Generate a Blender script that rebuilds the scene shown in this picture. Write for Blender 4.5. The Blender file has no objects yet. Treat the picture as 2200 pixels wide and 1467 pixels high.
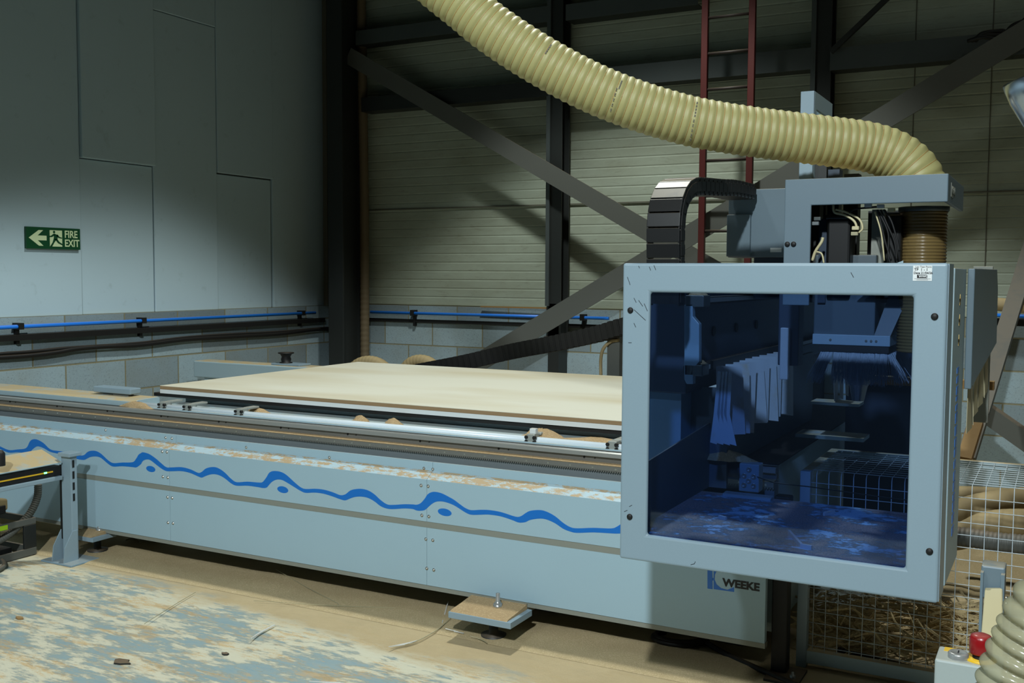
import bpy, math, random
from math import sin, cos, pi, radians, sqrt
from mathutils import Vector, Matrix
random.seed(7)
S = bpy.context.scene
COL = S.collection
# ---------------------------------------------------------------- camera
CAMH = 1.55
FPX, YAW, PIT, ROL = 2220.7, -.4911, .0650, -.0053
fwd = Vector((sin(YAW)*cos(PIT), cos(YAW)*cos(PIT), -sin(PIT)))
rt0 = Vector((cos(YAW), -sin(YAW), 0)); dn0 = -rt0.cross(fwd)
rt = cos(ROL)*rt0 + sin(ROL)*dn0; dn = -sin(ROL)*rt0 + cos(ROL)*dn0
CP = Vector((0, 0, CAMH))
cd = bpy.data.cameras.new('camera'); cam = bpy.data.objects.new('camera', cd); COL.objects.link(cam)
cam.matrix_world = Matrix(((rt.x, -dn.x, -fwd.x, 0), (rt.y, -dn.y, -fwd.y, 0), (rt.z, -dn.z, -fwd.z, CAMH), (0, 0, 0, 1)))
cd.sensor_width = 36; cd.lens = 36*FPX/2200; cd.clip_start = .05
S.camera = cam
# ---------------------------------------------------------------- light
S.view_settings.view_transform = 'Standard'; S.view_settings.look = 'None'
S.view_settings.exposure = 0.0; S.view_settings.gamma = 1
W = bpy.data.worlds.new('world'); S.world = W; W.use_nodes = True
W.node_tree.nodes['Background'].inputs[0].default_value = (.95, 1.0, .80, 1)
W.node_tree.nodes['Background'].inputs[1].default_value = .004

def lamp(name, kind, loc, target, power, color, **kw):
    d = bpy.data.lights.new(name, kind); d.energy = power; d.color = color
    for k, v in kw.items(): setattr(d, k, v)
    o = bpy.data.objects.new(name, d); COL.objects.link(o); o.location = loc
    o.rotation_euler = (Vector(target)-Vector(loc)).to_track_quat('-Z', 'Y').to_euler()
    return o
lamp('bay_lamp_rear', 'SPOT', (-2.85, 5.35, 6.1), (-2.85, 5.35, 0), 860, (.95, 1.0, .95), spot_size=radians(85), spot_blend=.22, shadow_soft_size=.16)
lamp('bay_lamp_front', 'SPOT', (.2, -2.4, 5.0), (.2, -2.4, 0), 1780, (.88, .97, 1.0), spot_size=radians(147), spot_blend=.10, shadow_soft_size=.12)
lamp('fill_spot_left', 'SPOT', (-2.3, -2.2, 4.6), (-2.3, -2.2, 0), 260, (.88, .99, 1.0), spot_size=radians(142), spot_blend=.18, shadow_soft_size=.15)  # added fill light for the front-facing parts inside the guard
lamp('fill_spot_side', 'SPOT', (.6, 5.4, 6.0), (.6, 5.4, 0), 35, (.95, .98, .88), spot_size=radians(120), spot_blend=.5, shadow_soft_size=.2)  # added weak fill for the right part of the back wall

def ray(x, y):
    return (rt*((x-1100)/FPX) + dn*((y-733.5)/FPX) + fwd)
def aY(x, y, Y): d = ray(x, y); return CP + d*(Y/d.y)
def aX(x, y, X): d = ray(x, y); return CP + d*(X/d.x)
def aZ(x, y, z): d = ray(x, y); return CP + d*((z-CAMH)/d.z)
def aD(x, y, D): return CP + ray(x, y)*D

# ---------------------------------------------------------------- materials
def s2l(c): return tuple((v/12.92 if v <= .04045 else ((v+.055)/1.055)**2.4) for v in c)
class NT:
    def __init__(s, name):
        m = bpy.data.materials.new(name); m.use_nodes = True; s.m = m; s.t = m.node_tree; s.n = s.t.nodes; s.l = s.t.links
        s.b = s.n['Principled BSDF']; s.out = s.n['Material Output']
    def new(s, k, **kw):
        n = s.n.new(k)
        for a, v in kw.items():
            if a.startswith('i_'):
                key = a[2:]; key = int(key) if key.isdigit() else key.replace('_', ' ')
                s.set(n.inputs[key], v)
            else: setattr(n, a, v)
        return n
    def set(s, sock, v):
        if hasattr(v, 'is_output') or isinstance(v, bpy.types.NodeSocket): s.l.new(v, sock)
        elif hasattr(v, 'outputs'): s.l.new(v.outputs[0], sock)
        else:
            if sock.type == 'RGBA' and len(v) == 3: v = (*v, 1)
            sock.default_value = v
    def pos(s, scale=(1, 1, 1), rot=(0, 0, 0)):
        g = s.new('ShaderNodeNewGeometry')
        return s.new('ShaderNodeMapping', i_Vector=g.outputs['Position'], i_Scale=scale, i_Rotation=rot)
    def noise(s, vec, sc, det=4, rough=.55):
        return s.new('ShaderNodeTexNoise', i_Vector=vec, i_Scale=sc, i_Detail=det, i_Roughness=rough).outputs[0]
    def ramp(s, v, a, b):
        n = s.new('ShaderNodeMapRange', i_Value=v, i_1=a, i_2=b, i_3=0., i_4=1.); return n.outputs[0]
    def math(s, op, a, b=0.):
        n = s.new('ShaderNodeMath', operation=op); s.set(n.inputs[0], a); s.set(n.inputs[1], b); return n.outputs[0]
    def mix(s, f, a, b):
        n = s.new('ShaderNodeMix', data_type='RGBA'); s.set(n.inputs[0], f); s.set(n.inputs[6], a); s.set(n.inputs[7], b); return n.outputs[2]
    def bump(s, h, st=.3, d=.01):
        n = s.new('ShaderNodeBump', i_Height=h, i_Strength=st, i_Distance=d); s.l.new(n.outputs[0], s.b.inputs['Normal'])
    def fin(s, col, rough=.5, metal=0., spec=.5):
        s.set(s.b.inputs['Base Color'], col); s.set(s.b.inputs['Roughness'], rough)
        s.b.inputs['Metallic'].default_value = metal; s.b.inputs['Specular IOR Level'].default_value = spec
        return s.m
DUST = s2l((.74, .66, .50)); BROWN = s2l((.58, .48, .36))
def upmask(t, lo=.5, hi=.9):
    g = t.new('ShaderNodeNewGeometry'); sx = t.new('ShaderNodeSeparateXYZ', i_0=g.outputs['Normal'])
    return t.ramp(sx.outputs[2], lo, hi)
def paint(name, c, rough=.45, dust=.8, grime=.12, metal=0., dustcol=DUST, patch=0., bump=.0):
    t = NT(name); c = s2l(c); p = t.pos()
    n = t.noise(p, 3.0); col = t.mix(t.math('MULTIPLY', n, grime), c, tuple(v*.45 for v in c))
    f = t.noise(p, 160, 2); col = t.mix(t.math('MULTIPLY', f, .18), col, tuple(v*.7 for v in c))
    if patch:
        q = t.ramp(t.noise(t.pos((1, 1, 1)), 6, 6, .7), .58-.1*patch, .72-.1*patch); col = t.mix(t.math('MULTIPLY', q, .6), col, dustcol)
    if dust:
        d = t.noise(p, 9, 5, .65); k = t.math('MULTIPLY', upmask(t), t.math('MULTIPLY', t.ramp(d, .25, .5), dust))
        col = t.mix(k, col, dustcol)
    if bump: t.bump(t.noise(p, 120, 2), bump, .002)
    return t.fin(col, rough, metal)
M = {}
M['blue'] = paint('light_blue_enamel', (.62, .73, .78), .42, .35, .10)
M['zinc'] = paint('zinc_plate', (.62, .64, .62), .4, .15, .2, metal=.2)
M['palebox'] = paint('pale_grey_box', (.60, .64, .63), .45, .2, .05)
M['guardblue'] = paint('dimmed_blue_enamel', (.53, .61, .655), .4, .0, .06)  # panel enamel darkened to offset the stronger light on the guard
M['bluedust'] = paint('dusty_blue_enamel', (.62, .71, .74), .5, 1., .15)
M['groove'] = paint('grey_groove', (.52, .535, .50), .5, .3, .1)
M['coverblue'] = paint('shaded_blue_enamel', (.39, .46, .50), .45, .4, .08)  # same enamel with the dimmer light on the head cover painted in
M['duskduct'] = paint('dusky_brown_duct', (.40, .35, .26), .7, .2, .3)
M['trimgrey'] = paint('brown_grey_trim', (.36, .35, .30), .6, .2, .3)
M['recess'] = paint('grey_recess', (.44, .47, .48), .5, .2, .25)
M['wave'] = paint('blue_decal', (.02, .42, .76), .35, .0, .0)
M['steel'] = paint('machined_steel', (.64, .65, .64), .28, .1, .35, metal=.45)
M['bolt'] = paint('zinc_bolt', (.75, .75, .72), .3, .2, .2, metal=.9)
M['rack'] = paint('rack_steel', (.50, .50, .48), .32, .15, .4, metal=.35)
M['silver'] = paint('silver_pipe', (.84, .89, .92), .25, .12, .05, metal=.0)
M['white'] = paint('white_plastic', (.84, .86, .86), .4, .3, .05)
M['black'] = paint('black_plastic', (.05, .055, .06), .4, .25, .3)
M['blackmat'] = paint('black_rubber', (.03, .03, .03), .6, .12, .2, dustcol=BROWN)
M['dark'] = paint('dark_painted_steel', (.13, .145, .14), .5, .5, .3, dustcol=BROWN)
M['girt'] = paint('galvanised_girt', (.34, .37, .37), .42, .3, .5, metal=.4)
M['brace'] = paint('grey_flat_bar', (.34, .35, .33), .6, .4, .2, dustcol=BROWN)
M['red'] = paint('red_oxide_paint', (.30, .055, .03), .5, .2, .3)
M['rung'] = paint('dark_rung', (.16, .12, .10), .6, .2, .3)
M['pipeblue'] = paint('blue_nylon_pipe', (.12, .48, .90), .35, .15, .05)
M['mdfedge'] = paint('raw_board_edge', (.58, .48, .35), .8, .0, .25)
M['wire'] = paint('galvanised_wire', (.72, .77, .79), .4, .1, .1)
M['tan'] = paint('dusty_tan_hose', (.60, .53, .38), .7, .6, .2, dustcol=s2l((.68, .6, .43)))
M['wood'] = paint('raw_timber', (.58, .45, .26), .75, .2, .35)
M['cream'] = paint('cream_tube', (.78, .74, .58), .45, .1, .1)
M['redbtn'] = paint('red_push_button', (.52, .05, .07), .3, .25, .1, dustcol=s2l((.75, .5, .45)))
M['yellow'] = paint('yellow_ring', (.85, .68, .10), .4, .1, .1)
M['greenled'] = None
M['sign'] = paint('green_sign', (.02, .27, .15), .4, 0, .05)
M['signlight'] = paint('photoluminescent_cream', (.80, .88, .70), .5, 0, .02)
M['ink'] = paint('black_ink', (.03, .03, .05), .5, 0, 0)
M['paper'] = paint('white_label', (.86, .88, .88), .5, 0, .03)
M['logoblue'] = paint('logo_blue', (.16, .42, .75), .4, 0, 0)
M['chrome'] = paint('polished_duct', (.75, .78, .82), .22, 0, .15, metal=1.)
M['bristle'] = paint('grey_bristle', (.62, .66, .70), .6, 0, .3)
M['strip'] = paint('white_curtain_strip', (.80, .83, .85), .45, .0, .35, patch=.3)
M['stripg'] = paint('tan_bristle', (.66, .63, .50), .6, .0, .3)
M['darkblue'] = paint('gantry_dark_steel', (.20, .25, .31), .4, .5, .3, dustcol=BROWN)  # dark blue-grey steel of the gantry parts
M['hoodgrey'] = paint('hood_dark_grey', (.30, .35, .38), .45, .3, .3)
M['innerblue'] = paint('inner_blue_enamel', (.50, .61, .68), .4, .3, .2)
M['dustpile'] = None

t = NT('green_led'); t.b.inputs['Emission Color'].default_value = (.1, 1, .2, 1); t.b.inputs['Emission Strength'].default_value = 6; M['greenled'] = t.fin((.1, .8, .2))
t = NT('hivis_label'); M['hivis'] = t.fin(s2l((.62, .80, .10)), .5)
# sawdust
def dustmat(name, a, b, c, sc=1.):
    t = NT(name); p = t.pos(); n1 = t.noise(p, 7*sc, 5, .7); n2 = t.noise(p, 150, 4, .85)
    col = t.mix(n1, s2l(a), s2l(b)); col = t.mix(t.ramp(n2, .5, .72), col, s2l(c))
    t.bump(n2, .8, .006); return t.fin(col, .95, 0, .15)
M['sawdust'] = dustmat('sawdust', (.66, .55, .40), (.74, .64, .49), (.86, .76, .60))
M['browndust'] = dustmat('coarse_sawdust', (.68, .60, .45), (.80, .72, .56), (.9, .82, .67))
M['chipwood'] = dustmat('wood_chips', (.76, .68, .50), (.86, .78, .60), (.60, .52, .38))
# MDF top
t = NT('board_face'); p = t.pos((.5, 1.6, 1), (0, 0, .25)); n = t.noise(p, 1.0, 3, .5)
col = t.mix(t.ramp(n, .42, .72), s2l((.86, .85, .78)), s2l((.78, .73, .60)))
n2 = t.noise(t.pos((1, 6, 1), (0, 0, .1)), 2, 6, .7); col = t.mix(t.math('MULTIPLY', t.ramp(n2, .55, .8), .10), col, s2l((.62, .56, .44)))
M['mdf'] = t.fin(col, .55, 0, .4)
# glass
t = NT('blue_tinted_polycarbonate')
tr = t.new('ShaderNodeBsdfTransparent'); p = t.pos((1, 1, 1)); sm = t.ramp(t.noise(t.pos((2.2, 1, 1.3), (0, .5, 0)), 1.6, 4, .6), .35, .75)
t.set(tr.inputs[0], t.mix(t.math('MULTIPLY', sm, .3), (.44, .57, .78), (.50, .62, .80)))
gl = t.new('ShaderNodeBsdfGlossy', i_Roughness=.03, i_Color=(.8, .9, 1, 1))
df = t.new('ShaderNodeBsdfDiffuse', i_Color=(.20, .30, .46, 1))
m1 = t.new('ShaderNodeMixShader', i_0=.008); t.l.new(tr.outputs[0], m1.inputs[1]); t.l.new(df.outputs[0], m1.inputs[2])
m2 = t.new('ShaderNodeMixShader', i_0=.04); t.l.new(m1.outputs[0], m2.inputs[1]); t.l.new(gl.outputs[0], m2.inputs[2])
t.l.new(m2.outputs[0], t.out.inputs[0]); M['glass'] = t.m
# translucent hoses
def hosemat(name, c, trans, tw, rough=.35, clear=0.):
    t = NT(name); c = s2l(c); n = t.noise(t.pos(), 14, 3)
    col = t.mix(t.math('MULTIPLY', n, .25), c, tuple(v*.6 for v in c)); t.fin(col, rough)
    tl = t.new('ShaderNodeBsdfTranslucent'); t.set(tl.inputs[0], tuple(s2l(trans)))
    mx = t.new('ShaderNodeMixShader', i_0=tw); t.l.new(t.b.outputs[0], mx.inputs[1]); t.l.new(tl.outputs[0], mx.inputs[2]); t.l.new(mx.outputs[0], t.out.inputs[0])
    if clear:
        tp = t.new('ShaderNodeBsdfTransparent', i_Color=(.9, .9, .82, 1)); m3 = t.new('ShaderNodeMixShader', i_0=clear); t.l.new(mx.outputs[0], m3.inputs[1]); t.l.new(tp.outputs[0], m3.inputs[2]); t.l.new(m3.outputs[0], t.out.inputs[0])
    return t.m
M['hose'] = hosemat('cream_polyurethane_hose', (.71, .69, .47), (.76, .68, .38), .25, .5)
M['hosewire'] = paint('copper_coil_wire', (.62, .48, .26), .5, 0, .2)
M['amber'] = hosemat('amber_ribbed_hose', (.50, .42, .26), (.55, .40, .20), .3, .25)
M['clearhose'] = hosemat('clear_ribbed_hose', (.72, .71, .60), (.7, .68, .5), .3, .15, .38)
# cladding & block walls
def blockmat(name, axis, pitchL, rowH, z0, off=0.):
    t = NT(name); g = t.new('ShaderNodeNewGeometry'); sx = t.new('ShaderNodeSeparateXYZ', i_0=g.outputs['Position'])
    u = t.math('ADD', sx.outputs[axis], off); v = t.math('SUBTRACT', sx.outputs[2], z0)
    cx = t.new('ShaderNodeCombineXYZ', i_0=u, i_1=v)
    br = t.new('ShaderNodeTexBrick', i_Vector=cx, i_Scale=1., i_Mortar_Size=.007, i_Mortar_Smooth=.3, i_Bias=-.25, i_Brick_Width=pitchL, i_Row_Height=rowH)
    br.offset = .5; t.set(br.inputs['Color1'], s2l((.58, .66, .69))); t.set(br.inputs['Color2'], s2l((.38, .42, .43))); t.set(br.inputs['Mortar'], s2l((.50, .49, .40)))
    sp = t.noise(t.pos(), 90, 4, .8)
    col = t.mix(t.math('MULTIPLY', t.ramp(sp, .56, .66), .55), br.outputs['Color'], s2l((.28, .30, .31)))
    d = t.noise(t.pos(), 2.2, 5, .6); col = t.mix(t.math('MULTIPLY', t.ramp(d, .45, .8), .35), col, s2l((.47, .44, .34)))
    col = t.mix(t.math('MULTIPLY', upmask(t), .9), col, s2l((.62, .56, .42)))
    h = t.math('ADD', t.math('MULTIPLY', br.outputs['Fac'], -1.), t.math('MULTIPLY', sp, .5)); t.bump(h, .6, .008)
    return t.fin(col, .9, 0, .2)
XW, YWALL = -6.35, 8.15
M['block_left'] = blockmat('concrete_block_left', 1, .537, .235, .408-.235*2, .33)
M['block_back'] = blockmat('concrete_block_back', 0, .537, .235, .408-.235*2, .1)
t = NT('grey_cladding_panel'); n = t.noise(t.pos(), 1.7, 4); col = t.mix(t.math('MULTIPLY', n, .3), s2l((.68, .77, .81)), s2l((.62, .70, .73)))
n = t.noise(t.pos((1, 1, 1)), 8, 6, .7); col = t.mix(t.math('MULTIPLY', t.ramp(n, .6, .8), .25), col, s2l((.30, .31, .29)))
M['clad'] = t.fin(col, .55, 0, .35)
t = NT('white_ribbed_sheet'); n = t.noise(t.pos((.5, 1, 1.5)), 2.2, 6, .65); col = t.mix(t.ramp(n, .35, .8), s2l((.63, .67, .61)), s2l((.53, .55, .48)))
n = t.noise(t.pos((1, 1, 5)), 6, 6, .75); col = t.mix(t.math('MULTIPLY', t.ramp(n, .55, .8), .5), col, s2l((.36, .33, .26)))
M['ribsheet'] = t.fin(col, .6, 0, .3)
# floor: worn blue-grey paint, pale dust smears, coarse brown sawdust towards the machine
t = NT('dusty_painted_floor')
base = t.mix(t.noise(t.pos(), 2.5), s2l((.49, .585, .61)), s2l((.56, .645, .665)))
rot = (0, 0, .35)
nA = t.noise(t.pos((.8, 1.8, 1), rot), 2.0, 4, .55)
nB = t.noise(t.pos((.8, 2.4, 1), rot), 8, 10, .74)
nE = t.noise(t.pos((.5, 3.0, 1), (0, 0, .55)), 17, 6, .7)
mixn = t.math('ADD', t.math('ADD', t.math('MULTIPLY', nA, .42), t.math('MULTIPLY', nB, .48)), t.math('MULTIPLY', nE, .16))
g = t.new('ShaderNodeNewGeometry'); sx = t.new('ShaderNodeSeparateXYZ', i_0=g.outputs['Position'])
near = t.ramp(t.math('ADD', sx.outputs[1], t.math('MULTIPLY', sx.outputs[0], .09)), 2.55, 3.25)
mixn = t.math('ADD', mixn, t.math('MULTIPLY', near, .035))
pale = t.ramp(mixn, .515, .56)
thin = t.ramp(mixn, .44, .60)
col = t.mix(t.math('MULTIPLY', thin, .45), base, s2l((.74, .74, .64)))
col = t.mix(t.math('MULTIPLY', pale, .75), col, s2l((.86, .83, .72)))
nC = t.noise(t.pos((.7, 2.6, 1), (0, 0, .5)), 3.6, 12, .85); grain = t.noise(t.pos(), 150, 4, .85)
oran = t.ramp(t.math('ADD', nC, t.math('MULTIPLY', grain, .15)), .59, .655)
col = t.mix(t.math('MULTIPLY', oran, .75), col, s2l((.78, .65, .44)))
nD = t.noise(t.pos((1, 1.6, 1), (0, 0, .9)), 7.5, 5, .75); col = t.mix(t.ramp(nD, .745, .77), col, s2l((.12, .15, .15)))
g = t.new('ShaderNodeNewGeometry'); sx = t.new('ShaderNodeSeparateXYZ', i_0=g.outputs['Position'])
edge = t.math('ADD', sx.outputs[1], t.math('MULTIPLY', nA, .35))
edge = t.math('ADD', edge, t.math('MULTIPLY', nB, .22))
edge = t.math('ADD', edge, t.math('MULTIPLY', sx.outputs[0], .09))
brn = t.ramp(edge, 3.46, 3.60)
bc = t.mix(t.noise(t.pos(), 5, 5, .7), s2l((.68, .60, .45)), s2l((.80, .72, .56))); bc = t.mix(t.ramp(grain, .5, .7), bc, s2l((.74, .65, .50)))
col = t.mix(t.math('MULTIPLY', brn, .95), col, bc)
h = t.math('MULTIPLY', t.math('ADD', t.math('MULTIPLY', grain, .6), nB), t.math('ADD', t.math('MAXIMUM', brn, t.math('MULTIPLY', pale, .5)), .05)); t.bump(h, .55, .012)
M['floor'] = t.fin(col, t.mix(t.math('MAXIMUM', pale, brn), (.35, .35, .35), (.9, .9, .9)), 0, .35)
# dust covered sloped lip and tray (worn patches of enamel under sawdust)
t = NT('sawdust_streaked_lip'); n = t.noise(t.pos((2.2, 6, 6)), 7, 8, .8); n0 = t.noise(t.pos((1, 0, 0)), 1.1, 1)
k = t.ramp(t.math('ADD', n, t.math('MULTIPLY', n0, .35)), .66, .71)
M['lip'] = t.fin(t.mix(t.math('MULTIPLY', k, .9), s2l((.66, .745, .775)), s2l((.68, .57, .40))), .6)
t = NT('sawdust_covered_tray'); n = t.noise(t.pos((1, 1.2, 1), (0, 0, -.5)), 5.5, 10, .78); gr = t.noise(t.pos(), 200, 3, .8)
k = t.ramp(t.math('ADD', n, t.math('MULTIPLY', gr, .1)), .50, .56)
dc = t.mix(t.ramp(gr, .4, .7), s2l((.58, .50, .49)), s2l((.84, .76, .73))); t.bump(t.math('MULTIPLY', t.math('ADD', gr, n), k), .8, .012)
M['tray'] = t.fin(t.mix(k, s2l((.62, .76, .86)), dc), .8)

# ---------------------------------------------------------------- mesh builder
class MB:
    def __init__(s): s.v = []; s.f = []; s.mi = []; s.sm = []
    def add(s, vs, fs, mi=0, smooth=False):
        o = len(s.v); s.v += [Vector(v) for v in vs]
        for f in fs: s.f.append([i+o for i in f]); s.mi.append(mi); s.sm.append(smooth)
        return s
    def box(s, x0, x1, y0, y1, z0, z1, mi=0):
        v = [(x, y, z) for x in (x0, x1) for y in (y0, y1) for z in (z0, z1)]
        return s.add(v, [(0, 1, 3, 2), (4, 6, 7, 5), (0, 4, 5, 1), (2, 3, 7, 6), (0, 2, 6, 4), (1, 5, 7, 3)], mi)
    def bar(s, p, q, w, h, side=None, mi=0):
        p = Vector(p); q = Vector(q); d = (q-p).normalized()
        a = Vector(side) if side else (Vector((0, 0, 1)) if abs(d.z) < .9 else Vector((0, 1, 0)))
        a = (a - d*a.dot(d)).normalized(); b = d.cross(a)
        v = [c + a*i*w/2 + b*j*h/2 for c in (p, q) for (i, j) in ((-1, -1), (1, -1), (1, 1), (-1, 1))]
        return s.add(v, [(3, 2, 1, 0), (4, 5, 6, 7), (0, 1, 5, 4), (1, 2, 6, 5), (2, 3, 7, 6), (3, 0, 4, 7)], mi)
    def prism(s, pts, ext, mi=0):
        pts = [Vector(p) for p in pts]; e = Vector(ext); n = len(pts)
        nn = Vector((0, 0, 0))
        for i in range(n): nn += pts[i].cross(pts[(i+1) % n])
        if nn.dot(e) > 0: pts.reverse()
        v = pts + [p+e for p in pts]
        return s.add(v, [list(range(n)), [2*n-1-i for i in range(n)]] + [(i, i+n, (i+1) % n+n, (i+1) % n)[::-1] for i in range(n)][::1], mi)
    def extr(s, prof, x0, x1, mi=0):      # closed YZ profile along X
        return s.prism([(x0, y, z) for y, z in prof], (x1-x0, 0, 0), mi)
    def strip(s, top, bot, ext, mi=0):    # ribbon between two polylines, given thickness
        n = len(top); e = Vector(ext); A = [Vector(p) for p in top]; B = [Vector(p) for p in bot]
        v = A+B+[p+e for p in A]+[p+e for p in B]; f = []
        for i in range(n-1):
            f += [(i, i+1, n+i+1, n+i), (2*n+i, 3*n+i, 3*n+i+1, 2*n+i+1), (i, 2*n+i, 2*n+i+1, i+1), (n+i, n+i+1, 3*n+i+1, 3*n+i)]
        f += [(0, n, 3*n, 2*n), (n-1, 3*n-1, 4*n-1, 2*n-1)]
        return s.add(v, f, mi)
    def rings(s, cs, rs, seg=16, mi=0, cap=True, flat=None, smooth=True, matf=None):
        cs = [Vector(c) for c in cs]; n = len(cs)
        if not hasattr(rs, '__len__'): rs = [rs]*n
        t0 = (cs[1]-cs[0]).normalized(); a = t0.orthogonal().normalized(); vs = []
        for i in range(n):
            t = (cs[min(i+1, n-1)]-cs[max(i-1, 0)]).normalized() if (cs[min(i+1, n-1)]-cs[max(i-1, 0)]).length > 1e-9 else t0
            a = (a - t*a.dot(t)).normalized(); b = t.cross(a); t0 = t
            vs += [cs[i] + (a*cos(2*pi*k/seg) + b*sin(2*pi*k/seg))*rs[i] for k in range(seg)]
        o = len(s.v); s.v += vs
        for i in range(n-1):
            for k in range(seg):
                k2 = (k+1) % seg
                s.f.append([o+i*seg+k, o+i*seg+k2, o+(i+1)*seg+k2, o+(i+1)*seg+k]); s.mi.append(matf(i) if matf else mi); s.sm.append(smooth)
        if cap:
            s.f.append([o+k for k in range(seg)][::-1]); s.mi.append(mi); s.sm.append(False)
            s.f.append([o+(n-1)*seg+k for k in range(seg)]); s.mi.append(mi); s.sm.append(False)
        return s
    def cyl(s, p, q, r, seg=16, mi=0): return s.rings([p, q], r, seg, mi)
    def lathe(s, base, axis, prof, seg=24, mi=0):   # prof (r, h)
        base = Vector(base); ax = Vector(axis).normalized(); a = ax.orthogonal().normalized(); b = ax.cross(a); o = len(s.v)
        for r, h in prof: s.v += [base + ax*h + (a*cos(2*pi*k/seg)+b*sin(2*pi*k/seg))*max(r, 1e-4) for k in range(seg)]
        for i in range(len(prof)-1):
            for k in range(seg):
                k2 = (k+1) % seg; s.f.append([o+i*seg+k, o+i*seg+k2, o+(i+1)*seg+k2, o+(i+1)*seg+k]); s.mi.append(mi); s.sm.append(True)
        return s
    def build(s, name, mat, parent=None, bevel=0., seg=2):
        me = bpy.data.meshes.new(name); me.from_pydata([tuple(v) for v in s.v], [], s.f)
        for m in (mat if isinstance(mat, (list, tuple)) else [mat]): me.materials.append(M[m] if isinstance(m, str) else m)
        for p, mi, sm in zip(me.polygons, s.mi, s.sm): p.material_index = mi; p.use_smooth = sm
        import bmesh
        bm = bmesh.new(); bm.from_mesh(me); bmesh.ops.recalc_face_normals(bm, faces=bm.faces); bm.to_mesh(me); bm.free()
        o = bpy.data.objects.new(name, me); COL.objects.link(o)
        if parent is not None:
            o.parent = parent; w = Vector(parent.location); pp = parent.parent
            while pp is not None: w += Vector(pp.location); pp = pp.parent
            o.location = -w
        if bevel:
            b = o.modifiers.new('bevel', 'BEVEL'); b.width = bevel; b.segments = seg; b.limit_method = 'ANGLE'; b.angle_limit = radians(40)
        return o
def each(mb, name, mat, parent, **k):     # one object per connected piece
    par = list(range(len(mb.v)))
    def find(i):
        while par[i] != i: par[i] = par[par[i]]; i = par[i]
        return i
    for f in mb.f:
        for j in f[1:]:
            a, b = find(f[0]), find(j)
            if a != b: par[b] = a
    groups = {}
    for q, f in enumerate(mb.f): groups.setdefault(find(f[0]), []).append(q)
    out = []
    for g in groups.values():
        m = MB(); idx = {}
        for q in g:
            nf = []
            for i in mb.f[q]:
                if i not in idx: idx[i] = len(m.v); m.v.append(mb.v[i])
                nf.append(idx[i])
            m.f.append(nf); m.mi.append(mb.mi[q]); m.sm.append(mb.sm[q])
        out.append(m.build(name, mat, parent, **k))
    return out
def tag(o, label, cat, group=None, kind=None):
    if label: o['label'] = label
    if cat: o['category'] = cat
    if group: o['group'] = group
    if kind: o['kind'] = kind
    return o
def thing(name, loc, label, cat, group=None):
    o = bpy.data.objects.new(name, None); COL.objects.link(o); o.location = loc; o.empty_display_size = .1
    return tag(o, label, cat, group)
def lab(o, l): o['label'] = l; return o
def struct(o): o['kind'] = 'structure'; return o
def smooth(pts, n=8):       # Catmull-Rom
    P = [Vector(p) for p in pts]; P = [P[0]*2-P[1]]+P+[P[-1]*2-P[-2]]; out = []
    for i in range(1, len(P)-2):
        for k in range(n):
            u = k/n; a, b, c, d = P[i-1], P[i], P[i+1], P[i+2]
            out.append(.5*((2*b)+(c-a)*u+(2*a-5*b+4*c-d)*u*u+(3*b-a-3*c+d)*u**3))
    out.append(P[-2]); return out
def resample(pts, step):
    out = [pts[0].copy()]; acc = 0.
    for a, b in zip(pts, pts[1:]):
        L = (b-a).length; u = step-acc
        while u <= L: out.append(a+(b-a)*(u/L)); u += step
        acc = (acc+L) % step
    return out
def lerp1(x, xs, ys):
    if x <= xs[0]: return ys[0]
    for i in range(len(xs)-1):
        if x <= xs[i+1]: return ys[i]+(ys[i+1]-ys[i])*(x-xs[i])/(xs[i+1]-xs[i])
    return ys[-1]
def text(name, body, mat, parent, org, ux, uy, size, bold=.0, thick=.0006, xs=1., shear=0.):
    c = bpy.data.curves.new(name, 'FONT'); c.body = body; c.size = size; c.offset = bold; c.extrude = thick; c.shear = shear
    o = bpy.data.objects.new(name, c); dg = bpy.context.evaluated_depsgraph_get(); COL.objects.link(o); dg.update()
    me = bpy.data.meshes.new_from_object(o.evaluated_get(bpy.context.evaluated_depsgraph_get())); bpy.data.objects.remove(o)
    ux = Vector(ux).normalized(); uy = Vector(uy).normalized(); nz = ux.cross(uy)
    for v in me.vertices: v.co = Vector(org) + ux*v.co.x*xs + uy*v.co.y + nz*v.co.z
    me.materials.clear(); me.materials.append(M[mat]); me.name = name
    o = bpy.data.objects.new(name, me); COL.objects.link(o)
    if parent is not None:
        o.parent = parent; w = Vector(parent.location); pp = parent.parent
        while pp is not None: w += Vector(pp.location); pp = pp.parent
        o.location = -w
    return o
def ribbed(cs, R, pitch, amp, sub=4, sharp=True, seg=32):
    st = resample(cs, pitch/sub); rs = []
    for i in range(len(st)):
        u = (i % sub)/sub
        rs.append(R*(1-amp*(abs(2*u-1)**1.3 if sharp else (1-sin(pi*u)))))
    return st, rs

# ================================================================ SETTING
f = MB().add([(-9, -.3, 0), (5, -.3, 0), (5, 8.6, 0), (-9, 8.6, 0), (-9, -.3, -.1), (5, -.3, -.1), (5, 8.6, -.1), (-9, 8.6, -.1)],
             [(0, 1, 2, 3), (7, 6, 5, 4), (0, 4, 5, 1), (1, 5, 6, 2), (2, 6, 7, 3), (3, 7, 4, 0)])
floor = struct(f.build('floor', 'floor'))
ZT = 1.235          # top of the block walls
wl = struct(MB().box(XW-.2, XW, -5, YWALL+.2, 0, ZT).build('wall_left', 'block_left'))
wb = struct(MB().box(XW-.2, 4, YWALL, YWALL+.2, 0, ZT+.015).build('wall_back', 'block_back'))
def strucpart(mb, name, mat, parent, **k):
    return mb.build(name, mat, parent, **k)
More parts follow.
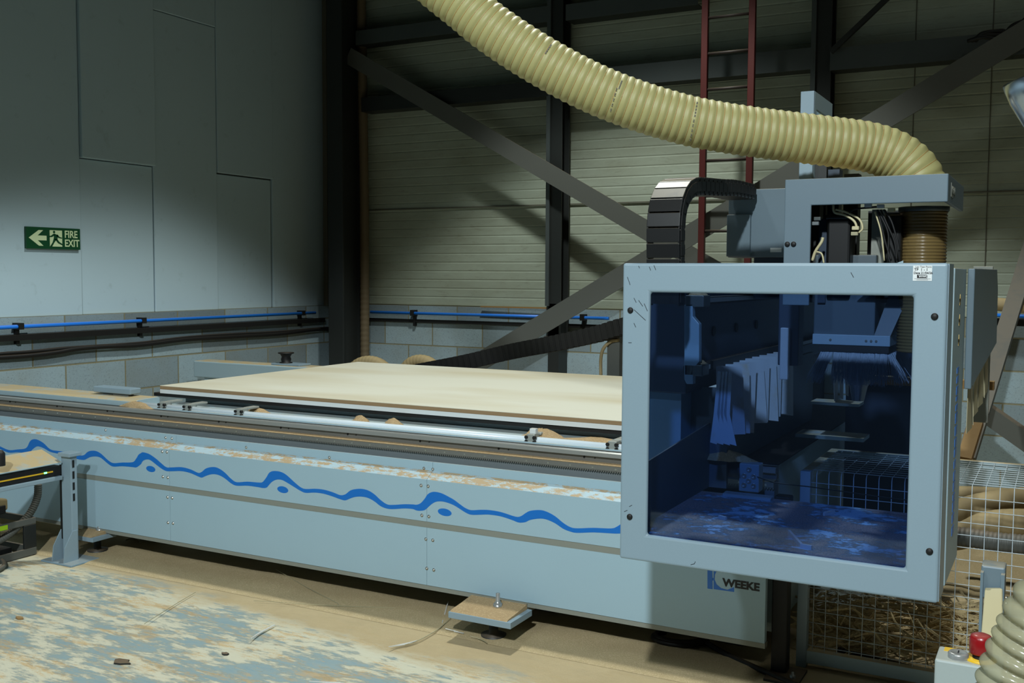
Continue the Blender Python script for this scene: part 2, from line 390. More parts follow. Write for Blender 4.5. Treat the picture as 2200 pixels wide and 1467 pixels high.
# cladding panels on the left wall: seams measured along the wall
seams = [-5.0, 3.95, aX(177, 400, XW).y, aX(333, 400, XW).y, aX(470, 400, XW).y, aX(589, 400, XW).y, YWALL-.02]
zj1, zj2 = aX(255, 349, XW).z, aX(530, 380, XW).z
zj3 = aX(400, 40, XW).z
def clad(y0, y1, z0, z1, out, tilt=0.):
    mb = MB(); g = .003
    v = [(XW+out, y0+g, z0), (XW+out+tilt, y1-g, z0), (XW+out+tilt, y1-g, z1), (XW+out, y0+g, z1)]
    w = [(XW-.12, p[1], p[2]) for p in v]
    mb.add(v+w, [(0, 1, 2, 3), (7, 6, 5, 4), (0, 4, 5, 1), (1, 5, 6, 2), (2, 6, 7, 3), (3, 7, 4, 0)])
    strucpart(mb, 'cladding_panel', 'clad', wl, bevel=.006)
clad(seams[0], seams[1], ZT, 7, -.012); clad(seams[1], seams[2], ZT, 7, -.02)
clad(seams[2], seams[3], ZT, zj1-.0, -.035, .01); clad(seams[2], seams[3], zj1+.005, 7, .005, .015)
clad(seams[3], seams[4], ZT, zj3, -.018, .0); clad(seams[3], seams[4], zj3+.004, 7, -.012, 0)
clad(seams[4], seams[5], ZT, zj2, -.04, .0); clad(seams[4], seams[5], zj2+.01, 7, -.01, .0)
clad(seams[5], seams[6], ZT, 7, -.02)
strucpart(MB().box(XW-.13, XW-.045, -5, YWALL, ZT, 7), 'cladding_backing', 'dark', wl)
# horizontal ribbed sheet on the back wall
prof = []; z = ZT+.02; yb = YWALL+.03
while z < 7:
    prof += [(yb, z), (yb-.003, z+.008), (yb-.003, z+.070), (yb, z+.078)]; z += .080
mb = MB(); pts = prof
n = len(pts); mb.add([(XW, y, zz) for y, zz in pts]+[(4, y, zz) for y, zz in pts], [(i, i+1, n+i+1, n+i) for i in range(n-1)])
strucpart(mb, 'ribbed_sheet', 'ribsheet', wb)
strucpart(MB().box(XW, 4, YWALL+.04, YWALL+.2, ZT, 7), 'wall_lining', 'dark', wb)
# sheet lap joints
zl = aY(980, 446, YWALL).z
mb = MB(); mb.box(XW, 4, YWALL+.012, YWALL+.02, zl-.003, zl+.006); mb.build('sheet_lap', 'trimgrey', wb)
for px in (1960, 2125):
    x = aY(px, 300, YWALL).x; MB().box(x-.003, x+.003, YWALL+.022, YWALL+.028, ZT+.02, 7).build('sheet_seam', 'trimgrey', wb)
# strips of dust and a batten lying on the block ledge
o = MB(); a = aY(1035, 663, YWALL-.03); b = aY(1180, 666, YWALL-.05); o.bar((a.x, YWALL-.04, ZT+.021), (b.x, YWALL-.05, ZT+.021), .012, .03)
tag(o.build('timber_batten', 'wood'), 'thin bare wooden batten lying on top of the back block wall', 'batten')

MB().box(XW, XW+.05, aX(694, 400, XW).y, YWALL+.02, ZT, 7).build('corner_trim', 'trimgrey', wl)
# ---- steel frame
def ibeam(name, x, y, wf, d, tw, z0, z1, label, grp=None, mat='dark'):
    r = thing(name, (x, y, 0), label, 'column', 'steel columns along the back wall')
    MB().box(x-wf/2, x+wf/2, y-d/2, y-d/2+tw, z0, z1).build('front_flange', mat, r, bevel=.003)
    MB().box(x-wf/2, x+wf/2, y+d/2-tw, y+d/2, z0, z1).build('rear_flange', mat, r, bevel=.003)
    MB().box(x-tw/2, x+tw/2, y-d/2+tw, y+d/2-tw, z0, z1).build('web', mat, r)
    MB().box(x-wf/2-.005, x+wf/2+.005, y-d/2-.03, y+d/2+.03, z0, z0+.02).build('base_plate', mat, r)
    return r
p = aY(739, 500, 7.82)
ibeam('steel_column', p.x, 7.86, .17, .34, .018, 0, 7, 'black steel column in the corner between grey panels and white ribbed wall')
p1 = aY(1196, 500, 8.0); c1 = ibeam('steel_column', p1.x, 8.03, .135, .16, .014, 1.0, 7, 'dark steel column left of the red ladder on the back wall')
p2 = aY(1765, 200, 8.0); c2 = ibeam('steel_column', p2.x, 8.03, .15, .16, .014, 1.0, 7, 'dark steel column right of the red ladder on the back wall')
for c, k in ((c1, p1), (c2, p2)):
    MB().box(k.x-.07, k.x-.035, 7.925, 7.945, 1.28, 7).build('angle_trim', 'girt', c)
    MB().box(k.x-.05, k.x+.05, 7.95, 8.12, .02, 1.3).build('stub_leg', 'dark', c)
# angle girts
def girt(label, pa, pb, Y, h, mat='girt'):
    a = aY(*pa, Y); b = aY(*pb, Y); x0, x1 = a.x, b.x
    z0 = (a.z+b.z)/2
    r = thing('wall_girt', (x0, Y, z0), label, 'beam', 'steel girts on the back wall')
    MB().box(x0, x1, Y-.006, Y, z0, z0+h).build('front_web', mat, r)
    MB().box(x0, x1, Y, YWALL+.02, z0+h-.006, z0+h).build('top_flange', mat, r)
    MB().box(x0, x1, Y, YWALL-.06, z0, z0+.006).build('bottom_flange', 'dark', r)
    return r
girt('dark steel girt crossing the back wall low behind the hose, from the corner column', (777, 241), (1178, 206), 7.93, .13, 'dark')
girt('galvanised steel girt on the back wall behind the red ladder', (1216, 197), (1748, 146), 7.93, .16)
girt('galvanised steel girt at upper right between column and right frame edge', (1783, 143), (2290, 118), 7.93, .16)
girt('grey steel girt high on the back wall between corner column and next column', (765, 97), (1180, 47), 7.93, .13)
girt('grey steel girt at the top edge above the red ladder', (1216, 46), (1500, 8), 7.93, .13)
# flat bracing
def brace(pts, Y, w, label, t_=.012):
    mb = MB(); q = [aY(*p, y) for p, y in zip(pts, Y)]
    for a, b in zip(q, q[1:]): mb.bar(a, b, w, t_, side=(0, 0, 1))
    return tag(mb.build('diagonal_brace', 'brace'), label, 'brace', 'flat bracing bars on the back wall')
brace([(748, 119), (1700, 677)], (7.88, 7.80), .15, 'flat grey bracing bar running down right from the corner column')
brace([(960, 820), (2260, 36)], (7.62, 7.66), .16, 'long flat grey bracing bar rising right from behind the table to upper right')
tag(MB().bar(aY(1785, 112, 7.86), aY(1915, -12, 7.86), .035, .035).build('tie_rod', 'dark'), 'thin dark diagonal tie rod at top right of the right column', 'rod')
# bunch of cables on the upper right girt
mb = MB()
for k in range(3):
    pts = [aY(2080+k*8, 88, 7.85), aY(2110, 80-k*4, 7.8), aY(2150, 82-k*8, 7.8), aY(2175, 55+k*6, 7.78), aY(2215, 40-k*6, 7.78)]
    mb.rings(smooth(pts, 6), .014, 8)
tag(mb.build('cable_bundle', 'blackmat'), 'black cables bunched on the girt at upper right', 'cable')
# red ladder
yl = 7.55; xa, xb = aY(1512, 200, yl).x, aY(1613, 200, yl).x
lad = thing('wall_ladder', (xa, yl, .0), 'red ladder with thin dark rungs fixed upright before the back wall', 'ladder')
for x in (xa, xb): MB().box(x-.024, x+.024, yl-.01, yl+.03, 0, 5.2).build('rail', 'red', lad, bevel=.003)
z = aY(1515, 116, yl).z - .262*12
while z < 5.1:
    if z > .1: MB().cyl((xa, yl+.01, z), (xb, yl+.01, z), .011, 8).build('rung', 'rung', lad)
    z += .262

# ---- pipes and cables along the walls
zA = aX(350, 687, XW+.05).z
mb = MB(); mb.cyl((XW+.05, 2, zA), (XW+.05, YWALL-.35, zA+.0), .014, 10)
pl = thing('air_pipe', (XW+.05, 4, zA), 'blue plastic air pipe clipped along the left block wall', 'pipe')
mb.build('tube', 'pipeblue', pl)
for px in (42, 307, 650):
    q = aX(px, 690, XW+.05); y = q.y
    MB().box(XW, XW+.07, y-.02, y+.02, zA-.02, zA+.025).box(XW, XW+.03, y-.012, y+.012, zA-.12, zA).build('pipe_clip', 'blackmat', pl)
zB = aY(1050, 677, YWALL-.05).z
pb = thing('air_pipe', (-5, YWALL-.05, zB), 'blue plastic air pipe clipped along the back block wall', 'pipe')
MB().cyl((p.x+.1, YWALL-.05, zB), (aY(1308, 680, YWALL-.05).x, YWALL-.05, zB), .014, 10).build('tube', 'pipeblue', pb)
for px in (887, 1252):
    x = aY(px, 678, YWALL-.05).x; MB().box(x-.02, x+.02, YWALL-.07, YWALL, zB-.025, zB+.03).box(x-.012, x+.012, YWALL-.03, YWALL, zB-.12, zB).build('pipe_clip', 'blackmat', pb)
zc = zA-.076
tag(MB().box(XW, XW+.05, 2, YWALL-.2, zc-.02, zc+.02).build('cable_conduit', 'blackmat'), 'black square conduit under the blue pipe on the left wall', 'conduit')
zc = aY(1050, 686, YWALL).z-.03
tag(MB().box(p.x+.05, aY(1330, 690, YWALL).x, YWALL-.025, YWALL, zc-.018, zc+.012).build('cable_conduit', 'blackmat'), 'black conduit under the blue pipe on the back wall', 'conduit')
def wallcable(pts, r, label):
    mb = MB(); q = [aX(a, b, XW+.035) for a, b in pts]; mb.rings(smooth(q, 8), r, 8)
    tag(mb.build('sagging_cable', 'blackmat'), label, 'cable', 'sagging cables on the left wall')
wallcable([(-500, 800), (-250, 790), (-60, 772), (0, 768), (60, 764), (120, 757), (160, 750), (220, 745), (300, 741), (400, 729), (500, 723), (600, 717), (690, 707), (716, 712)], .017, 'thick black cable sagging along the left block wall, the lower one')
wallcable([(-500, 792), (-250, 776), (-60, 768), (0, 760), (70, 755), (140, 748), (200, 744), (300, 737), (400, 725), (500, 718), (600, 713), (680, 706), (716, 704)], .012, 'thin black cable sagging just above the thick one on the left wall')
# dusty ribbed duct standing behind the corner column
q = aY(782, 600, 8.02)
st, rs = ribbed([Vector((q.x, 8.03, 0)), Vector((q.x, 8.03, 2.2)), Vector((q.x-.03, 8.03, 4.5))], .045, .05, .06, 4)
tag(MB().rings(st, rs, 16).build('flexible_duct', 'duskduct'), 'dusty tan flexible duct standing upright behind the corner column', 'duct')

# ---- fire exit sign
xs_ = XW+.0
a = aX(56, 486, xs_); b = aX(172, 492, xs_); c_ = aX(56, 533, xs_); d_ = aX(172, 537, xs_)
y0, y1 = a.y, b.y; z0, z1 = (c_.z+d_.z)/2, (a.z+b.z)/2
sg = thing('fire_exit_sign', (xs_, y0, z0), 'green sign reading FIRE EXIT with left arrow on the left wall panel', 'sign')
MB().box(XW-.03, xs_, y0, y1, z0, z1).build('sign_board', 'sign', sg, bevel=.001)
Ww, Hh = y1-y0, z1-z0; xx = xs_+.0015
def SP(u, v): return (xx-.0012, y0+u*Ww, z0+v*Hh)
MB().prism([SP(.04, .5), SP(.22, .86), SP(.30, .86), SP(.20, .61), SP(.36, .61), SP(.36, .39), SP(.20, .39), SP(.30, .14), SP(.22, .14)], (.0015, 0, 0)).build('arrow', 'signlight', sg)
MB().prism([SP(.42, .12), SP(.65, .12), SP(.65, .88), SP(.42, .88)], (.0012, 0, 0)).build('doorway_panel', 'signlight', sg)
mb = MB(); e = (.0008, 0, 0)
def SQ(u, v): q = SP(u, v); return (q[0]+.0014, q[1], q[2])
mb.prism([SQ(.50+.022*cos(k*pi/5), .80+.06*sin(k*pi/5)) for k in range(10)], e)
for pts in ([(.50, .73), (.57, .66), (.56, .42), (.49, .46)], [(.49, .72), (.44, .62), (.40, .60), (.40, .55), (.46, .56), (.52, .66)], [(.56, .70), (.60, .58), (.65, .54), (.64, .50), (.58, .53), (.54, .62)],
            [(.50, .48), (.56, .46), (.60, .33), (.66, .24), (.69, .30), (.70, .26), (.665, .17), (.57, .28), (.54, .38)], [(.49, .48), (.54, .44), (.50, .30), (.46, .12), (.42, .12), (.47, .32)]):
    mb.prism([SQ(*q) for q in pts], e)
mb.build('running_figure', 'sign', sg)
text('fire_lettering', 'FIRE', 'signlight', sg, SP(.695, .56), (0, 1, 0), (0, 0, 1), Hh*.47, .0015, .0008, .86)
text('exit_lettering', 'EXIT', 'signlight', sg, SP(.695, .14), (0, 1, 0), (0, 0, 1), Hh*.47, .0015, .0008, .86)

# ================================================================ ROUTER BED
XL, XR = -6.2, -.975
rb = thing('router_bed', (-3.2, 4.6, 0), 'long light blue bed of the cutting machine with blue wave stripe along its front', 'machine bed')
PF = 3.9
# front sheet panels, three lengths with seams
xs1 = aY(365, 1060, PF).x; xs2 = aY(917, 1150, PF).x
zg0, zg1 = .400, .428
cuts = [XL, xs1, xs2, XR]
ztop = .621; zb = .135
for a, b in zip(cuts, cuts[1:]):
    MB().box(a+.0008, b-.0008, PF, PF+.03, zg1, ztop).build('upper_front_panel', 'blue', rb)
    MB().box(a+.0008, b-.0008, PF, PF+.03, zb, zg0).build('lower_front_panel', 'blue', rb)
    MB().extr([(PF, ztop), (PF+.05, .652), (PF+.06, .652), (PF+.06, .62), (PF+.01, ztop-.02)], a+.0008, b-.0008).build('sloped_lip', 'lip', rb)
    MB().box(a+.0008, b-.0008, PF+.05, PF+.06, .6522, .692).build('upper_lip_face', 'blue', rb)
MB().box(XL, XR, PF+.003, PF+.03, zg0, zg1).build('groove_strip', 'groove', rb)
MB().box(XL, XR, PF+.004, PF+.04, zb-.022, zb-.002).build('bottom_edge', 'groove', rb)
MB().box(XL, XR-.02, PF+.062, PF+.098, zb, .655).build('inner_frame', 'recess', rb)
MB().box(-4.45, XR-.01, PF+.16, 6.12, .13, .80).box(XL, -4.45, PF+.16, 4.235, .13, .80).build('bed_body', 'bluedust', rb)
# recess face above the lip, rack, rails
MB().box(XL, XR, 4.0, 4.058, .60, .7455).build('recess_face', 'recess', rb)
mb = MB(); zr0, zr1 = .722, .748; pitch = .0105; x = XL
mb.box(XL, XR, 3.985, 4.0, zr0+.004, zr1)
while x < XR:
    mb.prism([(x, 3.985, zr0+.005), (x+pitch*.30, 3.985, zr0-.002), (x+pitch*.62, 3.985, zr0-.002), (x+pitch*.92, 3.985, zr0+.005)], (0, .013, 0)); x += pitch
rack = lab(mb.build('toothed_rack', 'rack', rb), 'toothed steel gear rack')
mb = MB(); x = XL+.05
while x < XR:
    mb.cyl((x, 3.983, .736), (x, 3.99, .736), .0048, 8); x += .105
each(mb, 'rack_screw', 'bolt', rb)
MB().box(XL, XR, 3.982, 4.03, .7485, .7515).build('dust_ledge', 'sawdust', rb)
MB().box(XL, XR, 4.03, 4.06, .75, .80).build('rail_base', 'rack', rb)
MB().extr([(4.012, .778), (4.012, .795), (4.02, .80), (4.045, .80), (4.05, .795), (4.05, .778)], XL, XR).build('linear_rail', 'steel', rb)
mb = MB(); x = XL+.2
while x < XR: mb.cyl((x, 4.028, .768), (x, 4.031, .768), .005, 8); mb.cyl((x+.05, 4.028, .768), (x+.05, 4.031, .768), .003, 8); x += .42
each(mb, 'rail_base_hole', 'blackmat', rb)
# flat deck between rail and table, silver tube on it
xe = aZ(345, 852, .84).x
MB().box(XL, XR-.4, 4.06, 4.235, .79, .8055).box(-4.45, XR-.4, 4.235, 4.36, .79, .806).build('deck_plate', 'blue', rb)
mb = MB(); mb.rings([(xe-.35, 4.105, .806), (XR-.45, 4.105, .806)], .0175, 20); mb.build('silver_tube', 'silver', rb)
MB().extr([(4.055, .80), (4.055, .828), (4.075, .838), (4.22, .842), (4.235, .835), (4.235, .80)], XL, xe).build('beam_cover', 'bluedust', rb, bevel=.003)
a = aY(212, 846, 4.18); b = aY(297, 838, 4.18)
MB().box(a.x, b.x-.02, 4.14, 4.22, .852, .886).build('stop_pad', 'guardblue', rb, bevel=.006)
MB().box((a.x+b.x)/2-.02, b.x-.06, 4.16, 4.2, .835, .855).build('stop_pad_foot', 'recess', rb)
# clamp brackets on the tube
for px, py, wc in ((352, 862, 0), (406, 868, 0), (517, 879, 0), (1143, 934, 1), (1318, 950, 0)):
    q = aY(px, py, 4.09); x = q.x
    mb = MB(); mb.box(x-.02, x+.02, 4.075, 4.13, .797, .838); mb.box(x-.012, x+.03, 4.12, 4.2, .830, .841)
    cb = mb.build('clamp_bracket', 'zinc', rb, bevel=.003)
    mb = MB()
    for dx in (-.02, .02):
        for dz in (.808, .828): mb.cyl((x+dx, 4.068, dz-.004), (x+dx, 4.08, dz-.004), .008, 10)
    each(mb, 'roller', 'blackmat', cb)
    if wc: lab(MB().box(x-.01, x+.02, 4.085, 4.11, .838, .862).build('white_cap', 'white', cb, bevel=.002), 'white plastic cap')
# table layers
TX0, TX1 = aY(352, 848, 4.29).x, -1.5
MB().box(TX0-.06, TX1, 4.272, 6.15, .837, .8565).build('black_seal_frame', 'blackmat', rb)
MB().box(TX0, TX1, 4.262, 6.15, .857, .879).build('white_table_top', 'white', rb)
MB().box(TX0+.1, TX1, 4.36, 6.1, .79, .84).build('table_support', 'bluedust', rb)
# wave decal
wv = []
for (sc, ox, oy, L) in ((2.668, 0, 700, [(0, 690, 705), (50, 711, 726), (100, 708, 724), (150, 700, 728), (172, 662, 722), (190, 650, 705), (215, 652, 690), (250, 672, 700), (290, 708, 722), (340, 717, 733), (400, 725, 745), (440, 742, 762), (480, 741, 768), (500, 724, 760), (520, 716, 751), (550, 717, 748), (580, 733, 757), (620, 770, 790), (650, 786, 806), (700, 783, 804), (760, 781, 809), (780, 762, 811), (795, 738, 803), (810, 728, 790)]),
        (3.667, 300, 740, [(20, 849, 925), (40, 851, 909), (80, 865, 908), (130, 900, 945), (170, 935, 975), (210, 966, 996), (250, 968, 998), (330, 966, 997), (400, 983, 1012), (460, 1010, 1038), (490, 1003, 1048), (520, 978, 1036), (560, 966, 1023), (600, 967, 1022), (640, 985, 1035), (680, 1017, 1060), (720, 1057, 1092), (765, 1084, 1112), (850, 1080, 1112), (940, 1087, 1124), (970, 1082, 1130), (1000, 1045, 1127), (1020, 1012, 1105), (1045, 998, 1080), (1080, 997, 1064), (1120, 1006, 1066), (1160, 1030, 1086), (1220, 1085, 1123), (1270, 1125, 1153), (1310, 1138, 1168), (1380, 1136, 1166), (1450, 1143, 1175), (1520, 1163, 1196), (1580, 1186, 1218), (1620, 1180, 1227), (1660, 1150, 1212), (1700, 1139, 1200), (1750, 1137, 1198), (1800, 1149, 1208), (1850, 1180, 1235), (1900, 1226, 1273), (1950, 1259, 1292), (2000, 1263, 1296), (2080, 1258, 1291), (2150, 1259, 1295)]),
        (4., 850, 780, [(180, 1216, 1265), (215, 1203, 1268), (250, 1165, 1262), (275, 1128, 1242), (310, 1108, 1211), (350, 1107, 1190), (400, 1120, 1188), (450, 1145, 1200), (500, 1173, 1220), (550, 1210, 1250), (600, 1245, 1282), (650, 1263, 1302), (730, 1260, 1302), (800, 1262, 1301), (900, 1278, 1315), (1000, 1310, 1347), (1050, 1321, 1367), (1085, 1310, 1370), (1120, 1286, 1364), (1160, 1268, 1346), (1240, 1262, 1335), (1300, 1277, 1344), (1370, 1315, 1375), (1440, 1372, 1422), (1500, 1408, 1446), (1560, 1419, 1458), (1700, 1415, 1454), (1850, 1420, 1462), (1900, 1405, 1464), (1950, 1372, 1460), (1990, 1345, 1440)])):
    for x, ya, yb in L: wv.append((ox+x/sc, oy+ya/sc, oy+yb/sc))
top = smooth([aY(x, ya, PF) for x, ya, yb in wv], 4); bot = smooth([aY(x, yb, PF) for x, ya, yb in wv], 4)
off = Vector((0, -.0009, 0))
lab(MB().strip([q+off for q in top], [q+off for q in bot], (0, .0012, 0)).build('wave_decal', 'wave', rb), 'bright blue wavy line decal')
for cx, cy, rx, ry in ((86, 974, 9, 6), (324, 1007.3, 9.8, 6.4), (607.6, 1051.7, 11.8, 7), (955.5, 1100.3, 14.8, 7.8)):
    c0 = aY(cx, cy, PF); ex = aY(cx+rx, cy+rx*.18, PF)-c0; ez = aY(cx, cy-ry, PF)-c0
    lab(MB().prism([c0+off+ex*cos(k*pi/14)+ez*sin(k*pi/14) for k in range(28)], (0, .0012, 0)).build('oval_decal', 'wave', rb), 'blue oval spot decal')
# dome bolts
def dome(pos, r=.0065):
    MB().lathe(pos, (0, -1, 0), [(r*1.25, 0), (r*1.25, .001), (r, .002), (r*.8, .0045), (r*.45, .006), (0, .0065)], 12).build('dome_bolt', 'bolt', rb)
for (x, y) in ((348.6, 970), (358.7, 971), (350, 1024), (360.6, 1025.7), (360, 1068), (370, 1069.6), (361, 1122.4), (371.8, 1124), (906.4, 1107), (921.4, 1109.5), (915, 1158), (930, 1160.5), (917, 1221), (932, 1224.4), (904.8, 1042.8), (919.8, 1044.5)):
    dome(aY(x, y, PF))
for (x, y) in ((227, 924), (356, 940), (369.5, 941.7), (529, 961), (707.7, 982.7), (910.8, 1006), (930, 1008)):
    dome(aY(x, y, PF+.05), .006)
# logo on lower panel
def PL(x, y): return aY(x, y, PF)+Vector((0, -.0008, 0))
lg = [(1520, 1200), (1535, 1202), (1535, 1263), (1520, 1263)]
mb = MB(); mb.prism([PL(1520, 1222), PL(1530.5, 1223), PL(1531, 1265.5), PL(1520, 1264)], (0, .001, 0))
arc = [(1552, 1231), (1541, 1236), (1537, 1243), (1538, 1250), (1545, 1258), (1556, 1264), (1568, 1266.5), (1577.5, 1265)]
mb.prism([PL(*q) for q in ((1533.2, 1265.3), (1533.2, 1225), (1540, 1226), (1536, 1234.5), (1535.4, 1245), (1539.5, 1255), (1549, 1263), (1562.7, 1266.7), (1577.4, 1261), (1577.4, 1271.4))], (0, .001, 0))
mb.prism([PL(1530, 1241), PL(1534, 1241.5), PL(1534, 1247), PL(1530, 1246.5)], (0, .001, 0))
lab(mb.build('logo_mark', 'logoblue', rb), 'blue square logo with round cutout')
o0 = PL(1551.5, 1257.5); o1 = PL(1632, 1265.5); w_ = (o1-o0).length; hz = (PL(1551, 1241)-PL(1551, 1257.5)).length
tx = text('maker_lettering', 'WEEKE', 'ink', rb, o0, (1, 0, 0), (0, 0, 1), hz*1.36, .0018, .0006, 1.)
vs = [v.co.x for v in tx.data.vertices]; k = w_/(max(vs)-min(vs)); mnx = min(vs)
for v in tx.data.vertices: v.co.x = o0.x+(v.co.x-mnx)*k
# levelling feet
def foot(cx, y0, y1, z0, z1, w):
    r = MB().box(cx-w/2, cx+w/2, y0, y1, z0, z1).build('foot_plate', 'guardblue', rb, bevel=.002)
    MB().extr([(y0+.004, z1), (y0+.02, z1+.006), ((y0+y1)/2, z1+.012), (y1-.01, z1+.022), (y1-.01, z1)], cx-w/2+.006, cx+w/2-.02).build('dust_heap', 'sawdust', r)
    cy = (y0+y1)/2+.03
    MB().lathe((cx+.02, cy, z1+.006), (0, 0, 1), [(.02, 0), (.02, .02), (.0, .021)], 6).build('hex_nut', 'steel', r)
    MB().lathe((cx+.02, cy, z1+.02), (0, 0, 1), [(.013, 0), (.013, .014), (.009, .016), (.009, .05), (0, .051)], 12).build('levelling_screw', 'steel', r)
    MB().box(cx-w*.35, cx+w*.35, y1-.01, 4.1, z0-.01, .13).build('foot_bracket', 'groove', r)
    MB().lathe((cx, cy, 0), (0, 0, 1), [(.055, 0), (.055, .012), (.02, .016), (.02, z0)], 20).build('foot_pad', 'dark', r)
foot(-2.11, 3.665, 3.86, .095, .122, .30)
foot(-4.70, 3.80, 3.96, .085, .108, .19)
for x in (-2.1, -4.7, -1.2): MB().box(x-.06, x+.06, 4.2, 4.35, 0, .13).build('support_block', 'dark', rb)
# rear beam with knob pad
a = aY(430, 783, 6.2)
rear = thing('rear_beam', (a.x, 6.25, .7), 'blue grey box beam behind the board, dust on its top, left end showing', 'beam')
MB().box(-6.24, -4.0, 6.17, 6.34, .70, .835).build('beam_body', 'bluedust', rear, bevel=.01)
q = aY(619, 786, 6.25)
MB().box(q.x-.12, q.x+.16, 6.19, 6.33, .836, .85).build('mounting_plate', 'guardblue', rear, bevel=.003)
MB().lathe((q.x-.02, 6.25, .85), (0, 0, 1), [(.05, 0), (.05, .006), (.035, .01), (.04, .03), (.034, .05), (.045, .07), (.062, .075), (.062, .083), (0, .084)], 20).build('black_knob', 'blackmat', rear)
for x in (-6.1, -4.2): MB().box(x-.05, x+.05, 6.2, 6.3, 0, .70).build('beam_leg', 'bluedust', rear)
# dust piles on the bed
def pile(px, py, Y, zb_, rx, ry, h, label, mat='sawdust', base=None):
    c = base or aZ(px, py, zb_); mb = MB(); seg = 20; prof = [(1, 0), (.8, .35), (.5, .75), (.2, .97), (0, 1)]; vs = []
    rnd = random.Random(int(px))
    for r, hh in prof: vs += [(c.x+rx*r*cos(2*pi*k/seg)*(1+rnd.uniform(-.2, .2)), c.y+ry*r*sin(2*pi*k/seg)*(1+rnd.uniform(-.2, .2)), zb_+h*hh*(1+rnd.uniform(-.12, .12))) for k in range(seg)]
    fs = [(i*seg+k, i*seg+(k+1) % seg, (i+1)*seg+(k+1) % seg, (i+1)*seg+k) for i in range(4) for k in range(seg)]
    mb.add(vs, fs, smooth=True); o = mb.build('sawdust_pile', mat); tag(o, label, 'sawdust', 'small sawdust heaps on the machine', 'stuff'); return o
pile(293, 872, 4, .80, .13, .022, .032, 'heap of sawdust on the rail left of the first clamp bracket', base=aY(293, 872, 4.05))
pile(1175, 935, 4, .806, .12, .05, .045, 'heap of sawdust beside the white capped clamp bracket', base=aY(1166, 935, 4.17))
pile(775, 899, 4, .806, .05, .03, .03, 'small clump of sawdust under the table edge, left of two', base=aY(775, 893, 4.2))
pile(847, 905, 4, .806, .05, .03, .03, 'small clump of sawdust under the table edge, right of two', base=aY(845, 901, 4.2))
pile(540, 880, 4, .806, .12, .03, .025, 'sawdust heap behind the third clamp bracket', base=aY(545, 874, 4.2))
pile(1290, 945, 4, .806, .20, .04, .025, 'long sawdust drift behind the silver tube near the guard', base=aY(1290, 940, 4.18))

# ---- board
bd = thing('mdf_board', (-3, 5.2, .88), 'large pale fibreboard sheet lying flat on the machine table', 'board')
MB().add([(-4.58, 4.268, .9), (-1.53, 4.268, .9), (-1.53, 6.16, .9), (-4.58, 6.16, .9), (-4.58, 4.268, .8975), (-1.53, 4.268, .8975), (-1.53, 6.16, .8975), (-4.58, 6.16, .8975)],
         [(0, 1, 2, 3), (7, 6, 5, 4), (0, 4, 5, 1), (1, 5, 6, 2), (2, 6, 7, 3), (3, 7, 4, 0)]).build('board_face', 'mdf', bd)
MB().box(-4.58, -1.53, 4.268, 6.16, .8795, .8974).build('board_core', 'mdfedge', bd)

# ---- hose arcs behind the table
for cx, r, l in ((795, .19, 'tan dusty hose loop behind the board, nearer the corner column'), (884, .165, 'tan dusty hose loop behind the board, right of the first loop')):
    c0 = aY(cx, 765, 6.9)
    pts = [Vector((c0.x-r*cos(k*pi/16), 6.9+(.14 if r < .18 else 0), c0.z-.05+.13*(sin(k*pi/16)-1))) for k in range(17)]
    pts = [Vector((pts[0].x, pts[0].y, 0.0))]+pts+[Vector((pts[-1].x, pts[0].y, 0.0))]
    st, rs = ribbed(smooth(pts, 6), .055, .03, .05, 4)
    tag(MB().rings(st, rs, 16).build('hose_loop', 'tan'), l, 'hose', 'tan hose loops behind the board')

# ---- energy chain behind, drooping
ch = [aY(900, 797, 6.62), aY(1000, 778, 6.6), aY(1100, 755, 6.6), aY(1200, 736, 6.55), aY(1290, 716, 6.5), aY(1345, 700, 6.45), aY(1420, 686, 6.4), aY(1500, 680, 6.3)]
cs = resample(smooth(ch, 10), .05); mb = MB()
for i in range(len(cs)-1): mb.bar(cs[i], cs[i]+(cs[i+1]-cs[i])*.96, .105, .09); mb.bar(cs[i]+(cs[i+1]-cs[i])*.2, cs[i]+(cs[i+1]-cs[i])*.75, .112, .095)
tag(mb.build('cable_chain', 'blackmat'), 'long black cable chain sloping up right behind the pale board', 'cable chain')
c0 = aY(1316, 720, 6.55)
pp_ = thing('chain_post', (c0.x, 6.55, 0), 'grey post with a tan hose beside it behind the board, at the guard edge', 'post')
MB().box(c0.x-.03, c0.x+.06, 6.53, 6.6, 0, c0.z+.02).build('post', 'brace', pp_)
MB().rings(smooth([aY(1291, 810, 6.5), aY(1291, 770, 6.5), aY(1297, 748, 6.5), aY(1312, 734, 6.52), aY(1330, 730, 6.52)], 6), .012, 8).build('tan_tube', 'tan', pp_)

